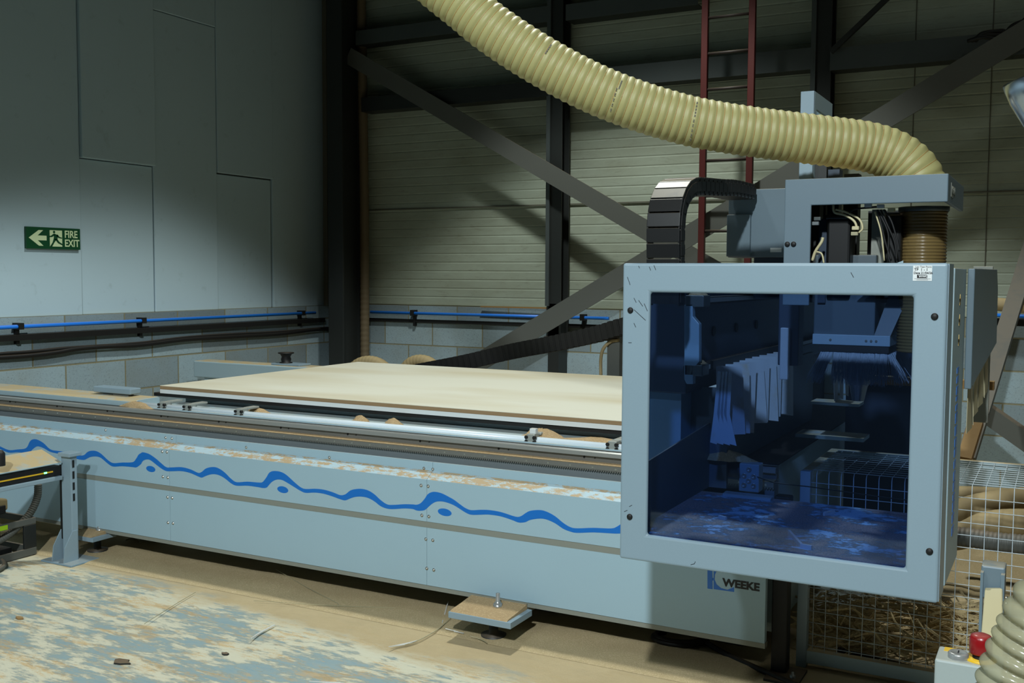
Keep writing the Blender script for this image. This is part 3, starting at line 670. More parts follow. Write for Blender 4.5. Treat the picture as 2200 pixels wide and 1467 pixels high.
# ================================================================ GANTRY
gt = thing('router_gantry', (-.75, 3.6, 0), 'pale blue travelling gantry with blue tinted window guard and raised head cover', 'machine gantry')
GY = 3.0; GD = .13
P0 = [aY(1338, 564, GY), aY(2036, 566, GY), aY(2019, 1294.7, GY), aY(1336.4, 1203, GY)]
gx0, gx1 = P0[0].x, P0[1].x+.0; gz1 = (P0[0].z+P0[1].z)/2; gz0 = (P0[2].z+P0[3].z)/2
I0 = aY(1394, 628, GY); I1 = aY(1959.5, 635.7, GY); I2 = aY(1947.7, 1219.9, GY); I3 = aY(1391, 1151.8, GY)
ix0 = (I0.x+I3.x)/2; ix1 = (I1.x+I2.x)/2; iz1 = (I0.z+I1.z)/2; iz0 = (I2.z+I3.z)/2
gx1 = (aY(2034, 566, GY).x+aY(2018, 1294, GY).x)/2
def frame(x0, x1, z0, z1, a0, a1, c0, c1, y0, y1):
    v = []
    for y in (y0, y1):
        v += [(x0, y, z0), (x1, y, z0), (x1, y, z1), (x0, y, z1), (a0, y, c0), (a1, y, c0), (a1, y, c1), (a0, y, c1)]
    f = []
    for i in range(4):
        j = (i+1) % 4; f += [(i, j, 4+j, 4+i), (8+i, 12+i, 12+j, 8+j), (i, 8+i, 8+j, j), (4+i, 4+j, 12+j, 12+i)]
    return MB().add(v, f)
fr = frame(gx0, gx1, gz0, gz1, ix0, ix1, iz0, iz1, GY, GY+.018).build('guard_front_frame', 'guardblue', gt, bevel=.008, seg=3)
lab(fr, 'flat pale blue steel surround of the window')
lab(MB().box(ix0-.015, ix1+.015, GY+.020, GY+.026, iz0-.015, iz1+.015).build('guard_window', 'glass', gt), 'dark blue transparent window')
# rim return
mb = MB(); mb.box(gx0+.001, gx0+.004, GY+.015, GY+.14, gz0+.01, gz1-.002).box(gx0, gx1, GY+.015, GY+.06, gz1-.006, gz1-.002).box(gx0+.004, gx1, GY+.028, GY+.10, gz0+.002, gz0+.005)
each(mb, 'guard_rim', 'guardblue', gt)
mb = MB(); mb.prism([(gx1-.004, GY+.01, gz0+.004), (gx1-.004, GY+.13, gz0+.004), (gx1-.004, GY+.13, gz1-.002), (gx1-.004, GY+.01, gz1-.002)], (.006, 0, 0)); mb.build('guard_side_return', 'guardblue', gt)
sd = MB().prism([(gx1+.004, GY+.15, gz0+.01), (gx1+.004, GY+.52, gz0+.01), (gx1+.004, GY+.52, gz1-.012), (gx1+.004, GY+.15, gz1-.012)], (-.02, 0, 0)).build('guard_side_panel', 'bluedust', gt, bevel=.003)
MB().box(gx1-.02, gx1-.002, GY+.12, GY+.16, gz0, gz1-.02).build('guard_side_seal', 'blackmat', gt)
mb = MB()
rnd = random.Random(3); z = 1.28
while z > .80:
    hgt = rnd.uniform(.012, .03); mb.box(gx1+.0035, gx1+.0052, GY+.30, GY+.36, z-hgt, z); z -= hgt+rnd.uniform(.006, .014)
lab(mb.build('side_lettering_strip', 'logoblue', gt), 'vertical strip of blue markings on the side')
mb = MB()
for z in (1.36, 1.42, 1.48): mb.prism([(gx1+.0035, GY+.33+.022*cos(k*2*pi/5*2+pi/2), z+.018*sin(k*2*pi/5*2+pi/2)) for k in range(5)], (.0015, 0, 0))
each(mb, 'side_star', 'yellow', gt)
# black plugs
for (x, y) in ((1354.5, 666.5), (2008, 680), (1353, 1110), (1997, 1184.5)):
    q = aY(x, y, GY)
    MB().lathe((q.x, GY+.001, q.z), (0, -1, 0), [(.0095, 0), (.0095, .003), (.0085, .0055), (.005, .007), (0, .0075)], 20).build('black_plug', 'blackmat', gt)
# scuffs
mb = MB(); rnd = random.Random(9)
for (a, b) in (((1348, 595), (1354, 612)), ((1362, 665), (1387, 688)), ((1362, 640), (1367, 650)), ((1372, 645), (1381, 658)), ((1384, 652), (1391, 668)), ((1362, 694), (1366, 703)), ((1350, 736), (1357, 736)), ((1395, 573), (1398, 581)), ((1405, 570), (1409, 580)), ((1828, 585), (1834, 596)), ((1352, 1088), (1358, 1085)), ((1341, 1099), (1348, 1096)), ((1372, 571), (1374, 576)), ((1484, 1213), (1492, 1211)), ((1492, 1211), (1494, 1206))):
    qa, qb = aY(*a, GY)+Vector((0, -.0004, 0)), aY(*b, GY)+Vector((0, -.0004, 0)); mb.bar(qa, qb, .0014, .0008, side=(0, 0, 1))
each(mb, 'scuff_mark', 'ink', gt)
# test label
q0 = aY(1961, 603, GY); q1 = aY(2003, 570.5, GY); sx0, sx1, sz0, sz1 = q0.x, q1.x, q0.z, q1.z; sy = GY-.0008
stk = MB().box(sx0, sx1, sy, GY+.0002, sz0, sz1).build('test_point_label', 'paper', gt); lab(stk, 'small white test point label')
sw, sh = sx1-sx0, sz1-sz0
def stx(b, u, v, s, bold=0): text('label_lettering', b, 'ink', stk, (sx0+sw*u, sy-.0003, sz0+sh*v), (1, 0, 0), (0, 0, 1), sh*s, bold, .0002)
stx('Lev Test Point', .12, .86, .17); stx('TP  1 - 1', .06, .66, .24, .0002); stx('Date 21/04/26', .04, .45, .20, .0002)
MB().box(sx0+sw*.22, sx0+sw*.76, sy-.0006, sy, sz0+sh*.18, sz0+sh*.40).build('label_block', 'ink', stk)
text('label_lettering', 'WWC', 'paper', stk, (sx0+sw*.31, sy-.0009, sz0+sh*.23), (1, 0, 0), (0, 0, 1), sh*.2, .0003, .0002)
mb = MB(); mb.box(sx0+sw*.08, sx0+sw*.94, sy-.0004, sy, sz0+sh*.12, sz0+sh*.14).box(sx0+sw*.2, sx0+sw*.8, sy-.0004, sy, sz0+sh*.05, sz0+sh*.07); each(mb, 'label_rule', 'ink', stk)
# --- inside the guard
TZ = .735
MB().box(gx0+.02, gx1-.02, GY+.03, 3.75, TZ-.02, TZ).build('dust_tray', 'tray', gt)
MB().extr([(3.70, TZ), (3.71, TZ+.01), (3.75, TZ+.012), (3.77, TZ-.05), (3.70, TZ-.05)], gx0+.12, aZ(1700, 1068, TZ).x-.05).build('tray_upstand', 'innerblue', gt, bevel=.004)
mb = MB(); rnd = random.Random(4)
for a, b in (((1695, 1142), (1722, 1172)), ((1722, 1172), (1744, 1176)), ((1545, 1110), (1560, 1114)), ((1770, 1104), (1792, 1100))): mb.bar(aZ(*a, TZ+.006), aZ(*b, TZ+.006), .012, .008)
each(mb, 'wood_sliver', 'strip', gt)
# carriage side housing on the left inside
cY = 3.72
A = lambda x, y, Y=cY: aY(x, y, Y)
mb = MB(); xl = A(1385, 700).x; xr = A(1466, 700).x
zt = A(1430, 637).z; zn = [A(1466, y).z for y in (680, 718, 768, 805)]; xn = A(1452, 700).x
xl = -1.485
mb.prism([(xl, cY, TZ), (xr-.0, cY, TZ), (xr, cY, zn[3]), (xn, cY, zn[3]), (xn, cY, zn[2]), (xr, cY, zn[2]), (xr, cY, zn[1]), (xn, cY, zn[1]), (xn, cY, zn[0]), (xr, cY, zn[0]), (xr, cY, zt), (xl, cY, zt)], (0, .12, 0))
mb.build('carriage_side_plate', 'innerblue', gt)
mb = MB(); mb.prism([A(*q, 3.60) for q in ((1470, 655), (1488, 653), (1488.5, 680), (1502, 696), (1502, 777), (1489, 793), (1489, 825), (1475, 825), (1470, 815))], (0, .03, 0))
bk = lab(mb.build('end_bracket', 'innerblue', gt, bevel=.002), 'bright blue notched end bracket')
MB().prism([(-1.188, 3.03, TZ), (-1.188, 3.93, TZ), (-1.188, 3.93, .99), (-1.188, 3.03, .93)], (-.006, 0, 0)).build('tray_side_wall', 'hoodgrey', gt)
MB().box(-1.45, -1.12, 3.84, 3.86, TZ, 1.12).build('lower_carriage_plate', 'hoodgrey', gt)
MB().box(-1.40, XR-.003, 4.07, 6.1, .8005, .806).build('bed_shade_sheet', 'blackmat', rb)  # added black sheet standing in for shade on the bed end
MB().box(-1.15, -1.13, 3.87, 5.4, .812, 1.16).build('curtain_backdrop', 'hoodgrey', gt)  # added dark sheet, stands in for the darkness behind the curtain strips
MB().box(-.965, -.47, 5.40, 5.42, .25, 1.52).build('rear_closing_panel', 'darkblue', gt)
# portal beam along Y
bx1 = -1.165
bz0, bz1 = 1.17, 1.50
MB().box(-1.45, bx1-.06, 3.66, 6.4, bz0-.06, bz1).build('portal_beam', 'darkblue', gt, bevel=.006)
for nm, zc_ in (('upper_portal_rail', 1.455), ('lower_portal_rail', 1.205)):
    r_ = MB().box(bx1-.06, bx1-.01, 3.62, 6.2, zc_-.014, zc_+.014).build(nm, 'blackmat', gt, bevel=.003)
    MB().box(bx1-.02, bx1-.006, 3.66, 6.2, zc_-.006, zc_+.010).build('rail_edge', 'steel', r_)
    MB().box(bx1-.05, bx1+.02, 3.60, 3.68, zc_-.02, zc_+.022).build('end_stop', 'girt', r_, bevel=.004)
    pile(1500+zc_*10, 0, 0, zc_+.02, .035, .05, .02, 'sawdust caught on the %s rail end inside the guard' % nm.split('_')[0], 'sawdust', base=Vector((bx1-.02, 3.66, 0)))
mb = MB()
for y in (3.8, 3.98, 4.3, 4.62): mb.cyl((bx1-.062, y, 1.33), (bx1-.055, y, 1.33), .02, 14)
each(mb, 'access_hole', 'blackmat', gt)
# curtain strips
Xc = -1.06
ya, yb_ = 3.60, 4.5; n = 9
MB().box(Xc-.05, Xc-.04, ya-.02, 4.66, 1.215, 1.245).build('curtain_clamp_bar', 'dark', gt)
for i in range(n):
    y0 = ya+(yb_-ya)*i/n; rnd = random.Random(20+i); sl = rnd.uniform(-.01, .02); L = .262-rnd.uniform(0, .016); mb = MB()
    tw = rnd.uniform(-.012, .018); nseg = 5; A1 = []; B1 = []
    for k in range(nseg+1):
        u = k/nseg; A1.append((Xc-.035-.008*u+.006*sin(3*u+i), y0+sl*u-.012*u, 1.225-L*u)); B1.append((Xc+.035+tw*u, y0+.085+sl*u+.008*u, 1.222-L*u-.008*u*(i % 3)))
    mb.strip(A1, B1, (-.001, .0015, 0)); mb.build('curtain_strip', 'strip', gt)
for i in range(4):
    mb = MB(); x0 = Xc-.02+i*.012; mb.strip([(x0, ya-.03, 1.21), (x0-.01, ya-.035, 1.06), (x0+.012*i-.02, ya-.04, .955)], [(x0+.016, ya-.03, 1.21), (x0+.012, ya-.035, 1.06), (x0+.012*i+.004, ya-.04, .95)], (0, .0015, 0)); mb.build('curtain_strip', 'strip', gt)
# second short curtain further back
for i in range(3):
    y0 = 4.5+.13*i; MB().strip([(-.86, y0, 1.2), (-.85, y0, 1.02)], [(-.86, y0+.12, 1.2), (-.86, y0+.12, 1.0)], (-.002, 0, 0)).build('curtain_strip', 'strip', gt)
# suction hood with bristle skirt
hy0, hy1 = 3.55, 3.95
hxa = aY(1746, 700, hy0).x; hxb = aY(1878, 700, hy0).x; hxc = aY(1912, 740, hy0).x
hz0 = aY(1800, 741, hy0).z; hz1 = 1.62
MB().box(hxa, hxb, hy0+.012, hy1, hz0+.03, hz1).build('suction_hood', 'hoodgrey', gt, bevel=.004)
mb = MB(); mb.box(hxa, hxc, hy0, hy1+.02, hz0, hz0+.035); hr = lab(mb.build('hood_rim', 'guardblue', gt, bevel=.002), 'bright rim strip around the hood')
mb = MB()
for u in (.3, .88, .96, 1.04): mb.cyl((hxa+(hxb-hxa)*u, hy0-.003, hz0+.017), (hxa+(hxb-hxa)*u, hy0, hz0+.017), .004, 8)
each(mb, 'rim_screw', 'bolt', hr)
MB().prism([(hxb, hy0+.005, hz0+.035), (hxc, hy0+.005, hz0+.035), (hxc+.09, hy0+.12, hz1), (hxb+.07, hy0+.12, hz1)], (0, .2, 0)).build('sloping_side_plate', 'hoodgrey', gt)
MB().box(hxa+.02, hxc-.004, hy0+.004, hy1, hz0-.022, hz0).build('bristle_holder', 'blackmat', gt)
mb = MB(); rnd = random.Random(5)
for i in range(700):
    side = rnd.random(); L = rnd.uniform(.085, .115)
    if side < .7: p_ = Vector((rnd.uniform(hxa+.03, hxc-.008), hy0+.008+rnd.uniform(0, .006), hz0-.02)); q_ = p_+Vector((rnd.gauss(0, .008)-(.04 if p_.x < hxa+.07 else 0), rnd.gauss(0, .008), -L))
    else: p_ = Vector((hxc-.008, rnd.uniform(hy0, hy1), hz0-.02)); q_ = p_+Vector((rnd.gauss(.03, .012), rnd.gauss(0, .008), -L))
    d = (q_-p_); s_ = Vector((.0009, 0, 0)); mb.add([p_-s_, p_+s_, q_+s_*.6, q_-s_*.6, p_+Vector((0, .0012, 0)), q_+Vector((0, .0008, 0))], [(0, 1, 2, 3), (0, 3, 5, 4), (1, 4, 5, 2)])
br = mb.build('bristle_skirt', 'bristle', gt); br['kind'] = 'stuff'
# column plate of the head and spindle column
q = aY(1687, 655, 3.4); q2 = aY(1743, 655, 3.4)
MB().box(-.93, -.855, 3.82, 3.9, 1.22, 1.55).build('spindle_slide', 'darkblue', gt, bevel=.004)
MB().box(-.915, -.885, 3.79, 3.818, 1.17, 1.36).build('drill_unit', 'bristle', gt, bevel=.003)
MB().lathe((-.62, 3.7, 1.12), (0, 0, 1), [(.02, 0), (.03, .05), (.05, .08), (.05, .3)], 20).build('spindle', 'steel', gt)
# cylinder/valve group under (left in window)
q = aZ(1612, 1030, .80)
MB().box(-1.06, -.985, 3.80, 3.86, .74, .845).build('valve_block', 'guardblue', gt, bevel=.003)
mb = MB()
for dx, dz in ((-.018, .80), (.018, .80), (-.018, .765), (.018, .765), (0, .825), (0, .782)): mb.lathe((-1.022+dx, 3.80, dz), (0, -1, 0), [(.010, 0), (.010, .003), (.006, .003), (.006, .001), (0, .001)], 12)
each(mb, 'valve_port', 'steel', gt)
mb = MB(); mb.rings([(-1.02, 3.9, .80), (-1.35, 3.95, .80)], .04, 20); mb.build('drive_motor', 'darkblue', gt)
MB().box(-1.28, -1.22, 3.79, 3.83, .74, .86).build('bearing_block', 'innerblue', gt, bevel=.003)
pile(1560, 1, 1, .845, .11, .05, .035, 'heap of sawdust on the drive motor inside the guard', 'sawdust', base=Vector((-1.13, 3.86, 0)))
MB().rings(smooth([(-.99, 3.8, .80), (-.9, 3.7, .805), (-.75, 3.66, .81), (-.5, 3.6, .812), (-.33, 3.55, .82)], 6), .002, 6).build('thin_cable', 'black', gt)
# ledges deep inside
MB().box(-.95, -.75, 4.5, 4.62, 1.0, 1.012).build('inner_ledge', 'bluedust', gt)
MB().box(-1.0, -.72, 4.45, 4.6, .86, .875).build('inner_ledge', 'bluedust', gt)
MB().box(-.95, -.28, 5.3, 5.36, 1.02, 1.06).build('cross_rail', 'wood', gt)
# end side cover running back over the table
ex = gx1+.03
zt_ = 1.575; zl_ = 1.20
MB().prism([(ex-.02, 3.5, zt_), (ex-.02, 4.66, zt_+.005), (ex-.02, 4.76, 1.50), (ex-.02, 4.80, 1.27), (ex-.02, 3.5, zl_)], (.02, 0, 0)).build('side_cover', 'coverblue', gt, bevel=.003)
a = aX(2087, 571, ex); b = aX(2134, 571, ex); ey = 4.75
xa_ = aY(2090, 600, ey).x; xb_ = aY(2133, 600, ey).x
MB().box(xa_, xb_, ey, ey+.03, aY(2110, 908, ey).z, aY(2110, 572, ey).z).build('end_plate', 'groove', gt, bevel=.003)
for i in range(11):
    y0 = 3.56+i*.085; zt2 = 1.20+.0*i; mb = MB(); rnd = random.Random(i); L = .17-.004*i+rnd.uniform(-.01, .01)
    mb.strip([(ex-.012, y0, zl_+.03), (ex-.012+.008*sin(i), y0-.01, zl_+.03-L)], [(ex-.012, y0+.075, zl_+.04), (ex-.012+.01*cos(i*2), y0+.065, zl_+.04-L)], (-.002, 0, 0)); mb.build('side_curtain_strip', 'stripg', gt)

# --- head cover above the guard
HY = 3.4
q = [aY(x, y, HY) for x, y in ((1687, 385), (2037, 373), (2038, 434), (1743, 440), (1743, 655), (1687, 655))]
zt_ = 1.861; zm = 1.776; zbm = 1.454; xl, xm, xr = -.816, -.731, -.325
MB().prism([(xl, HY, zbm), (xm, HY, zbm), (xm, HY, zm), (xr, HY, zm), (xr, HY, zt_), (xl, HY, zt_)], (0, .012, 0)).build('head_cover_front', 'coverblue', gt, bevel=.003)
MB().box(xr-.012, xr, HY+.012, 3.93, zm, zt_).build('head_cover_side', 'coverblue', gt, bevel=.002)
top_ = MB(); top_.box(xl, xr-.30, HY+.012, 3.93, zt_-.012, zt_); top_.box(xr-.30, xr-.012, HY+.012, 3.50, zt_-.012, zt_); top_.box(xr-.30, xr-.012, 3.78, 3.93, zt_-.012, zt_)
each(top_, 'head_cover_top', 'bluedust', gt)
MB().box(xl, xl+.012, HY+.012, 3.93, zbm, zt_-.012).build('head_cover_inner_side', 'coverblue', gt)
mb = MB()
for dx in (.024, .044): mb.lathe((xl-.012+dx, HY, 1.652), (0, -1, 0), [(.0085, 0), (.0085, .003), (.006, .005), (0, .0055)], 16)
each(mb, 'plug', 'blackmat', gt)
mb = MB(); cy0 = HY+.09
mb.prism([(xr+.0002, cy0+.0, zm+.022), (xr+.0002, cy0+.06, zm+.022), (xr+.0002, cy0+.06, zm+.030), (xr+.0002, cy0+.018, zm+.030), (xr+.0002, cy0+.018, zm+.065), (xr+.0002, cy0, zm+.065)], (.001, 0, 0)); mb.build('side_logo', 'groove', gt)
text('side_lettering', 'WEEKE', 'groove', gt, (xr+.001, cy0+.03, zm+.036), (0, 1, 0), (0, 0, 1), .03, .0006, .0004)
# side box with the chain connector
TB = 4.32; b0 = aY(1563, 553, TB); b1 = aY(1690, 404, TB)
MB().box(b0.x, b1.x+.06, TB, TB+.2, b0.z, b1.z).build('terminal_box', 'coverblue', gt, bevel=.004)
d0 = aY(1560, 551, TB-.02); d1 = aY(1612, 460, TB-.02)
MB().box(d0.x, d1.x, TB-.02, TB, d0.z, d1.z).build('terminal_box_door', 'coverblue', gt, bevel=.003)
q = aY(1668, 537, TB); MB().box(q.x-.025, q.x+.022, TB-.0015, TB, q.z-.009, q.z+.009).build('rating_label', 'paper', gt)
MB().box(b0.x+.1, b1.x, TB+.05, TB+.18, 1.45, b0.z+.01).build('terminal_box_support', 'darkblue', gt)
# motors, cables and valves in the opening
MB().box(-.70, -.625, 3.50, 3.60, 1.50, 1.745).build('servo_motor', 'black', gt, bevel=.008)
MB().box(-.705, -.62, 3.49, 3.61, 1.735, 1.75).build('servo_cap', 'black', gt, bevel=.004)
MB().box(-.52, -.475, 3.56, 3.66, 1.55, 1.75).build('servo_motor', 'black', gt, bevel=.01)
MB().box(-.575, -.535, 3.60, 3.63, 1.5, 1.77).build('mounting_plate', 'groove', gt)
MB().box(-.80, -.745, 3.60, 3.66, 1.46, 1.80).build('guide_column', 'dark', gt)
MB().box(-.735, -.71, 3.55, 3.58, 1.46, 1.74).build('guide_rod', 'darkblue', gt)
MB().box(-.60, -.40, 3.68, 3.72, 1.46, 1.77).build('rear_bulkhead', 'dark', gt)
MB().prism([(-.60, 3.5, 1.50), (-.46, 3.5, 1.50), (-.46, 3.5, 1.60), (-.52, 3.5, 1.575)], (0, .01, 0)).build('lower_bracket', 'bluedust', gt)
Bc = lambda x, y, Y=3.47: aY(x, y, Y)
for pts, r, m in (([(1790, 440), (1793, 456), (1815, 462), (1835, 475), (1842, 492)], .004, 'cream'), ([(1795, 450), (1815, 455), (1845, 470), (1853, 490), (1845, 500)], .0035, 'cream'), ([(1745, 560), (1752, 540), (1765, 520), (1768, 510)], .005, 'cream'), ([(1750, 540), (1765, 545), (1770, 565)], .003, 'cream'),
                  ([(1820, 462), (1835, 450), (1865, 446), (1885, 444)], .003, 'blackmat'), ([(1885, 450), (1895, 490), (1905, 530), (1915, 560)], .003, 'blackmat'), ([(1892, 450), (1905, 480), (1922, 520), (1927, 560)], .003, 'blackmat'), ([(1899, 450), (1915, 475), (1927, 515), (1932, 540)], .003, 'blackmat'), ([(1880, 455), (1893, 500), (1900, 560)], .0025, 'cream'), ([(1888, 455), (1908, 500), (1908, 545), (1912, 565)], .003, 'blackmat')):
    MB().rings(smooth([Bc(*q) for q in pts], 6), r, 8).build('control_cable', m, gt)
for x, y, m in ((1838, 490, 'cream'), (1836, 502, 'stripg'), (1752, 480, 'recess'), (1756, 470, 'girt'), (1915, 451, 'cream'), (1892, 443, 'strip'), (1865, 441, 'strip')):
    c = Bc(x, y, 3.46); MB().box(c.x-.011, c.x+.011, 3.455, 3.47, c.z-.006, c.z+.006).build('cable_fitting', m, gt, bevel=.002)
# amber ribbed stub hose under the cover
cx = (aY(1928, 500, 3.64).x+aY(2040, 500, 3.64).x)/2; R_ = (aY(2040, 500, 3.64).x-aY(1928, 500, 3.64).x)/2*.93
st, rs = ribbed([Vector((cx, 3.64, 1.3)), Vector((cx, 3.64, zm-.012))], R_, .0105, .05, 4)
ah = lab(MB().rings(st, rs, 32).build('stub_hose', 'amber', gt), 'amber translucent ribbed stub hose')
MB().lathe((cx, 3.64, zm-.016), (0, 0, 1), [(R_*1.03, 0), (R_*1.06, .004), (R_*1.06, .016), (R_, .016)], 32).build('hose_clamp', 'girt', gt)
# tower behind
tw0 = aY(1718, 197, 3.85); tx0 = aY(1718, 300, 3.85).x; tx1 = aY(1747, 300, 3.85).x; tz = tw0.z
tdy = .33
MB().box(tx0, tx1, 3.85, 3.865, 1.5, tz).build('tower_front', 'guardblue', gt, bevel=.002)
fy0, fy1 = 3.865, 3.85+tdy
v = []
mb = MB(); mb.box(tx1-.01, tx1, fy0, fy1, tz-.06, tz).box(tx1-.01, tx1, fy0, fy0+.03, 1.5, tz-.06).box(tx1-.01, tx1, fy1-.03, fy1, 1.5, tz-.06); each(mb, 'tower_side', 'bluedust', gt)
MB().box(tx0, tx0+.01, fy0, fy1, 1.5, tz).build('tower_inner_side', 'bluedust', gt)
MB().box(tx0+.012, tx1+.04, 3.90, 3.98, 1.5, tz-.14).build('tower_motor', 'dark', gt)
MB().box(tx1+.05, tx1+.09, 3.88, 3.94, 1.5, 1.935).build('air_cylinder', 'darkblue', gt); MB().box(tx1+.11, tx1+.16, 3.86, 3.92, 1.5, 1.915).build('air_cylinder', 'dark', gt)

# --- overhead chain from guard to head
CX0, CX1 = -1.262, -1.145
pts = [(3.33, 1.45), (3.33, 1.60), (3.325, 1.70), (3.345, 1.79), (3.41, 1.855), (3.50, 1.885), (3.62, 1.895), (3.8, 1.905), (4.0, 1.918), (4.28, 1.922)]
sp = resample(smooth([(CX0, y, z) for y, z in pts], 10), .052)
cc = thing('cable_chain', ((CX0+CX1)/2, 3.4, 1.45), 'wide black cable chain arching up over the window guard', 'cable chain')
tan_ = lambda i: (sp[min(i+1, len(sp)-1)]-sp[max(i-1, 0)]).normalized()
for i in range(len(sp)-1):
    a, b = sp[i], sp[i+1]; d = (b-a).normalized(); nrm = Vector((0, -d.z, d.y)); th = .055
    mb = MB()
    o_ = nrm*.0; L = a+d*.002; Rr = b-d*.002
    def quad(off0, off1, x0, x1, l, r, mb=mb):
        p = [Vector((x, q.y, q.z))+nrm*o for x in (x0, x1) for q in (l, r) for o in (off0, off1)]
        mb.add(p, [(0, 1, 3, 2), (4, 6, 7, 5), (0, 4, 5, 1), (2, 3, 7, 6), (0, 2, 6, 4), (1, 5, 7, 3)])
    quad(.004, -.003, CX0, CX1, L, Rr)
    quad(-th-.004, -th+.003, CX0, CX1, L+d*.006, Rr-d*.006)
    lk = mb.build('chain_cover_link', 'black', cc, bevel=.002)
    mb = MB(); quad(.002, -th, CX1-.006, CX1, a-d*.004, b-d*.010, mb); quad(.002, -th, CX0, CX0+.006, a-d*.004, b-d*.010, mb); quad(-.010, -th+.010, CX1-.001, CX1+.003, a+d*.006, b+d*.004, mb)
    each(mb, 'chain_side_link', 'blackmat', cc, bevel=.003)

# --- big suction hose
HC = [(905, -70), (934, -38), (997, 13), (1053, 59), (1127, 109), (1204, 154), (1280, 192), (1347, 219), (1420, 243), (1500, 264), (1600, 281), (1700, 294), (1800, 306), (1870, 317), (1925, 337), (1962, 368), (1978, 400)]
HD = [3.42]*13+[3.42, 3.41, 3.40, 3.40]
hp = smooth([aD(x, y, d) for (x, y), d in zip(HC, HD)], 10)
first = hp[0]; dirv = (hp[0]-hp[1]).normalized()
ext = [first+dirv*k*.1+Vector((0, 0, .004*k*k)) for k in range(14, 0, -1)]
hp = ext+hp
RH = .083
st, rs = ribbed(hp, RH, .026, .06, 6)
hs = thing('suction_hose', tuple(st[-1]), 'thick cream ribbed suction hose sweeping from upper left down to the head cover', 'hose')
MB().rings(st, rs, 40).build('hose_skin', 'hose', hs)
mb = MB()
val = [i for i in range(len(st)) if i % 6 == 0]
for i in val[:-1]:
    c = st[i]; t_ = (st[min(i+1, len(st)-1)]-st[max(0, i-1)]).normalized(); a_ = t_.orthogonal().normalized(); b_ = t_.cross(a_); r0 = RH*(1-.06)+.0005; o = len(mb.v); sg_ = 40
    for k in range(sg_):
        u = a_*cos(2*pi*k/sg_)+b_*sin(2*pi*k/sg_)
        for dr, dt in ((0, -.0011), (.001, 0), (0, .0011)): mb.v.append(c+u*(r0+dr)+t_*dt)
    for k in range(sg_):
        k2 = (k+1) % sg_
        for j in range(2): mb.f.append([o+k*3+j, o+k2*3+j, o+k2*3+j+1, o+k*3+j+1]); mb.mi.append(0); mb.sm.append(True)
mb.build('coil_wire', 'hosewire', hs)
for (x, y, dx, dy) in ((1172, 114, 12, -18), (1312, 238, 13, -48), (1330, 190, 6, -16), (1483, 302, 8, -44), (1493, 250, 5, -30)):
    mb = MB()
    for k in range(14):
        u = k/13; d = ray(x+dx*u, y+dy*u).normalized()
        c = min(st, key=lambda c: (c-CP-d*(c-CP).dot(d)).length+(abs((c-CP).dot(d)-3.4)*.0))
        w = c-CP; b = w.dot(d); disc = (RH+.0004)**2-(w-d*b).length_squared
        if disc <= 0 or k % 3 == 2: continue
        p = CP+d*(b-sqrt(disc)); al = (ray(x+dx, y+dy)-ray(x, y)).normalized()
        mb.bar(p-al*.0016, p+al*.0016, .004, .0012, side=rt)
    mb.build('printed_marking', 'trimgrey', hs)
# ================================================================ MESH SAFETY FENCE
FY = 4.1; fz = .785; fx0 = -.855; fxL = -.895; fx1 = .55; fyb = 4.66
fn = thing('mesh_fence', (fxL, FY, 0), 'folded wire mesh safety fence with grey frame right of the bed', 'fence')
MB().box(fxL, fx0, FY-.02, FY+.02, .0, fz).build('frame_post', 'guardblue', fn, bevel=.003)
MB().box(fx0, fx1, FY-.02, FY+.02, .02, .072).build('bottom_rail', 'bluedust', fn, bevel=.003)
MB().box(fxL, fx0, FY+.02, fyb, fz-.04, fz).build('top_side_rail', 'bluedust', fn, bevel=.003)
MB().box(fxL, fx1, fyb, fyb+.03, fz-.03, fz).build('top_rear_rail', 'bluedust', fn, bevel=.003)
pc = .0465; mb = MB(); x = fx0+.02
while x < fx1:
    mb.rings([(x, FY, .05), (x, FY, fz-.012), (x, FY+.012, fz), (x, fyb, fz)], .0015, 6, cap=False); x += pc
z = fz-.045
while z > .08: mb.cyl((fx0, FY-.0028, z), (fx1, FY-.0028, z), .0015, 6); z -= pc
y = FY+.02
while y < fyb: mb.cyl((fx0, y, fz+.0028), (fx1, y, fz+.0028), .0015, 6); y += pc
mb.build('wire_mesh', 'wire', fn)
MB().box(fx0+1.3, fx0+1.34, FY-.02, FY+.02, 0, fz).build('frame_post', 'guardblue', fn)
# dark post at the end of the bed
dp = thing('fence_post', (-.93, 4.03, 0), 'dark square steel post between bed end and mesh fence', 'post')
MB().box(-.965, -.905, 3.96, 4.02, 0, .70).build('post_tube', 'blackmat', dp, bevel=.004)
MB().box(-.97, -.84, 3.87, 4.04, 0, .010).build('foot_plate', 'dark', dp)
MB().lathe((-.872, 3.93, .01), (0, 0, 1), [(.012, 0), (.012, .01), (.006, .011), (.006, .022), (0, .023)], 6).build('anchor_bolt', 'steel', dp)
MB().box(-.905, -.893, 3.97, 4.0, .52, .60).build('latch', 'blackmat', dp)
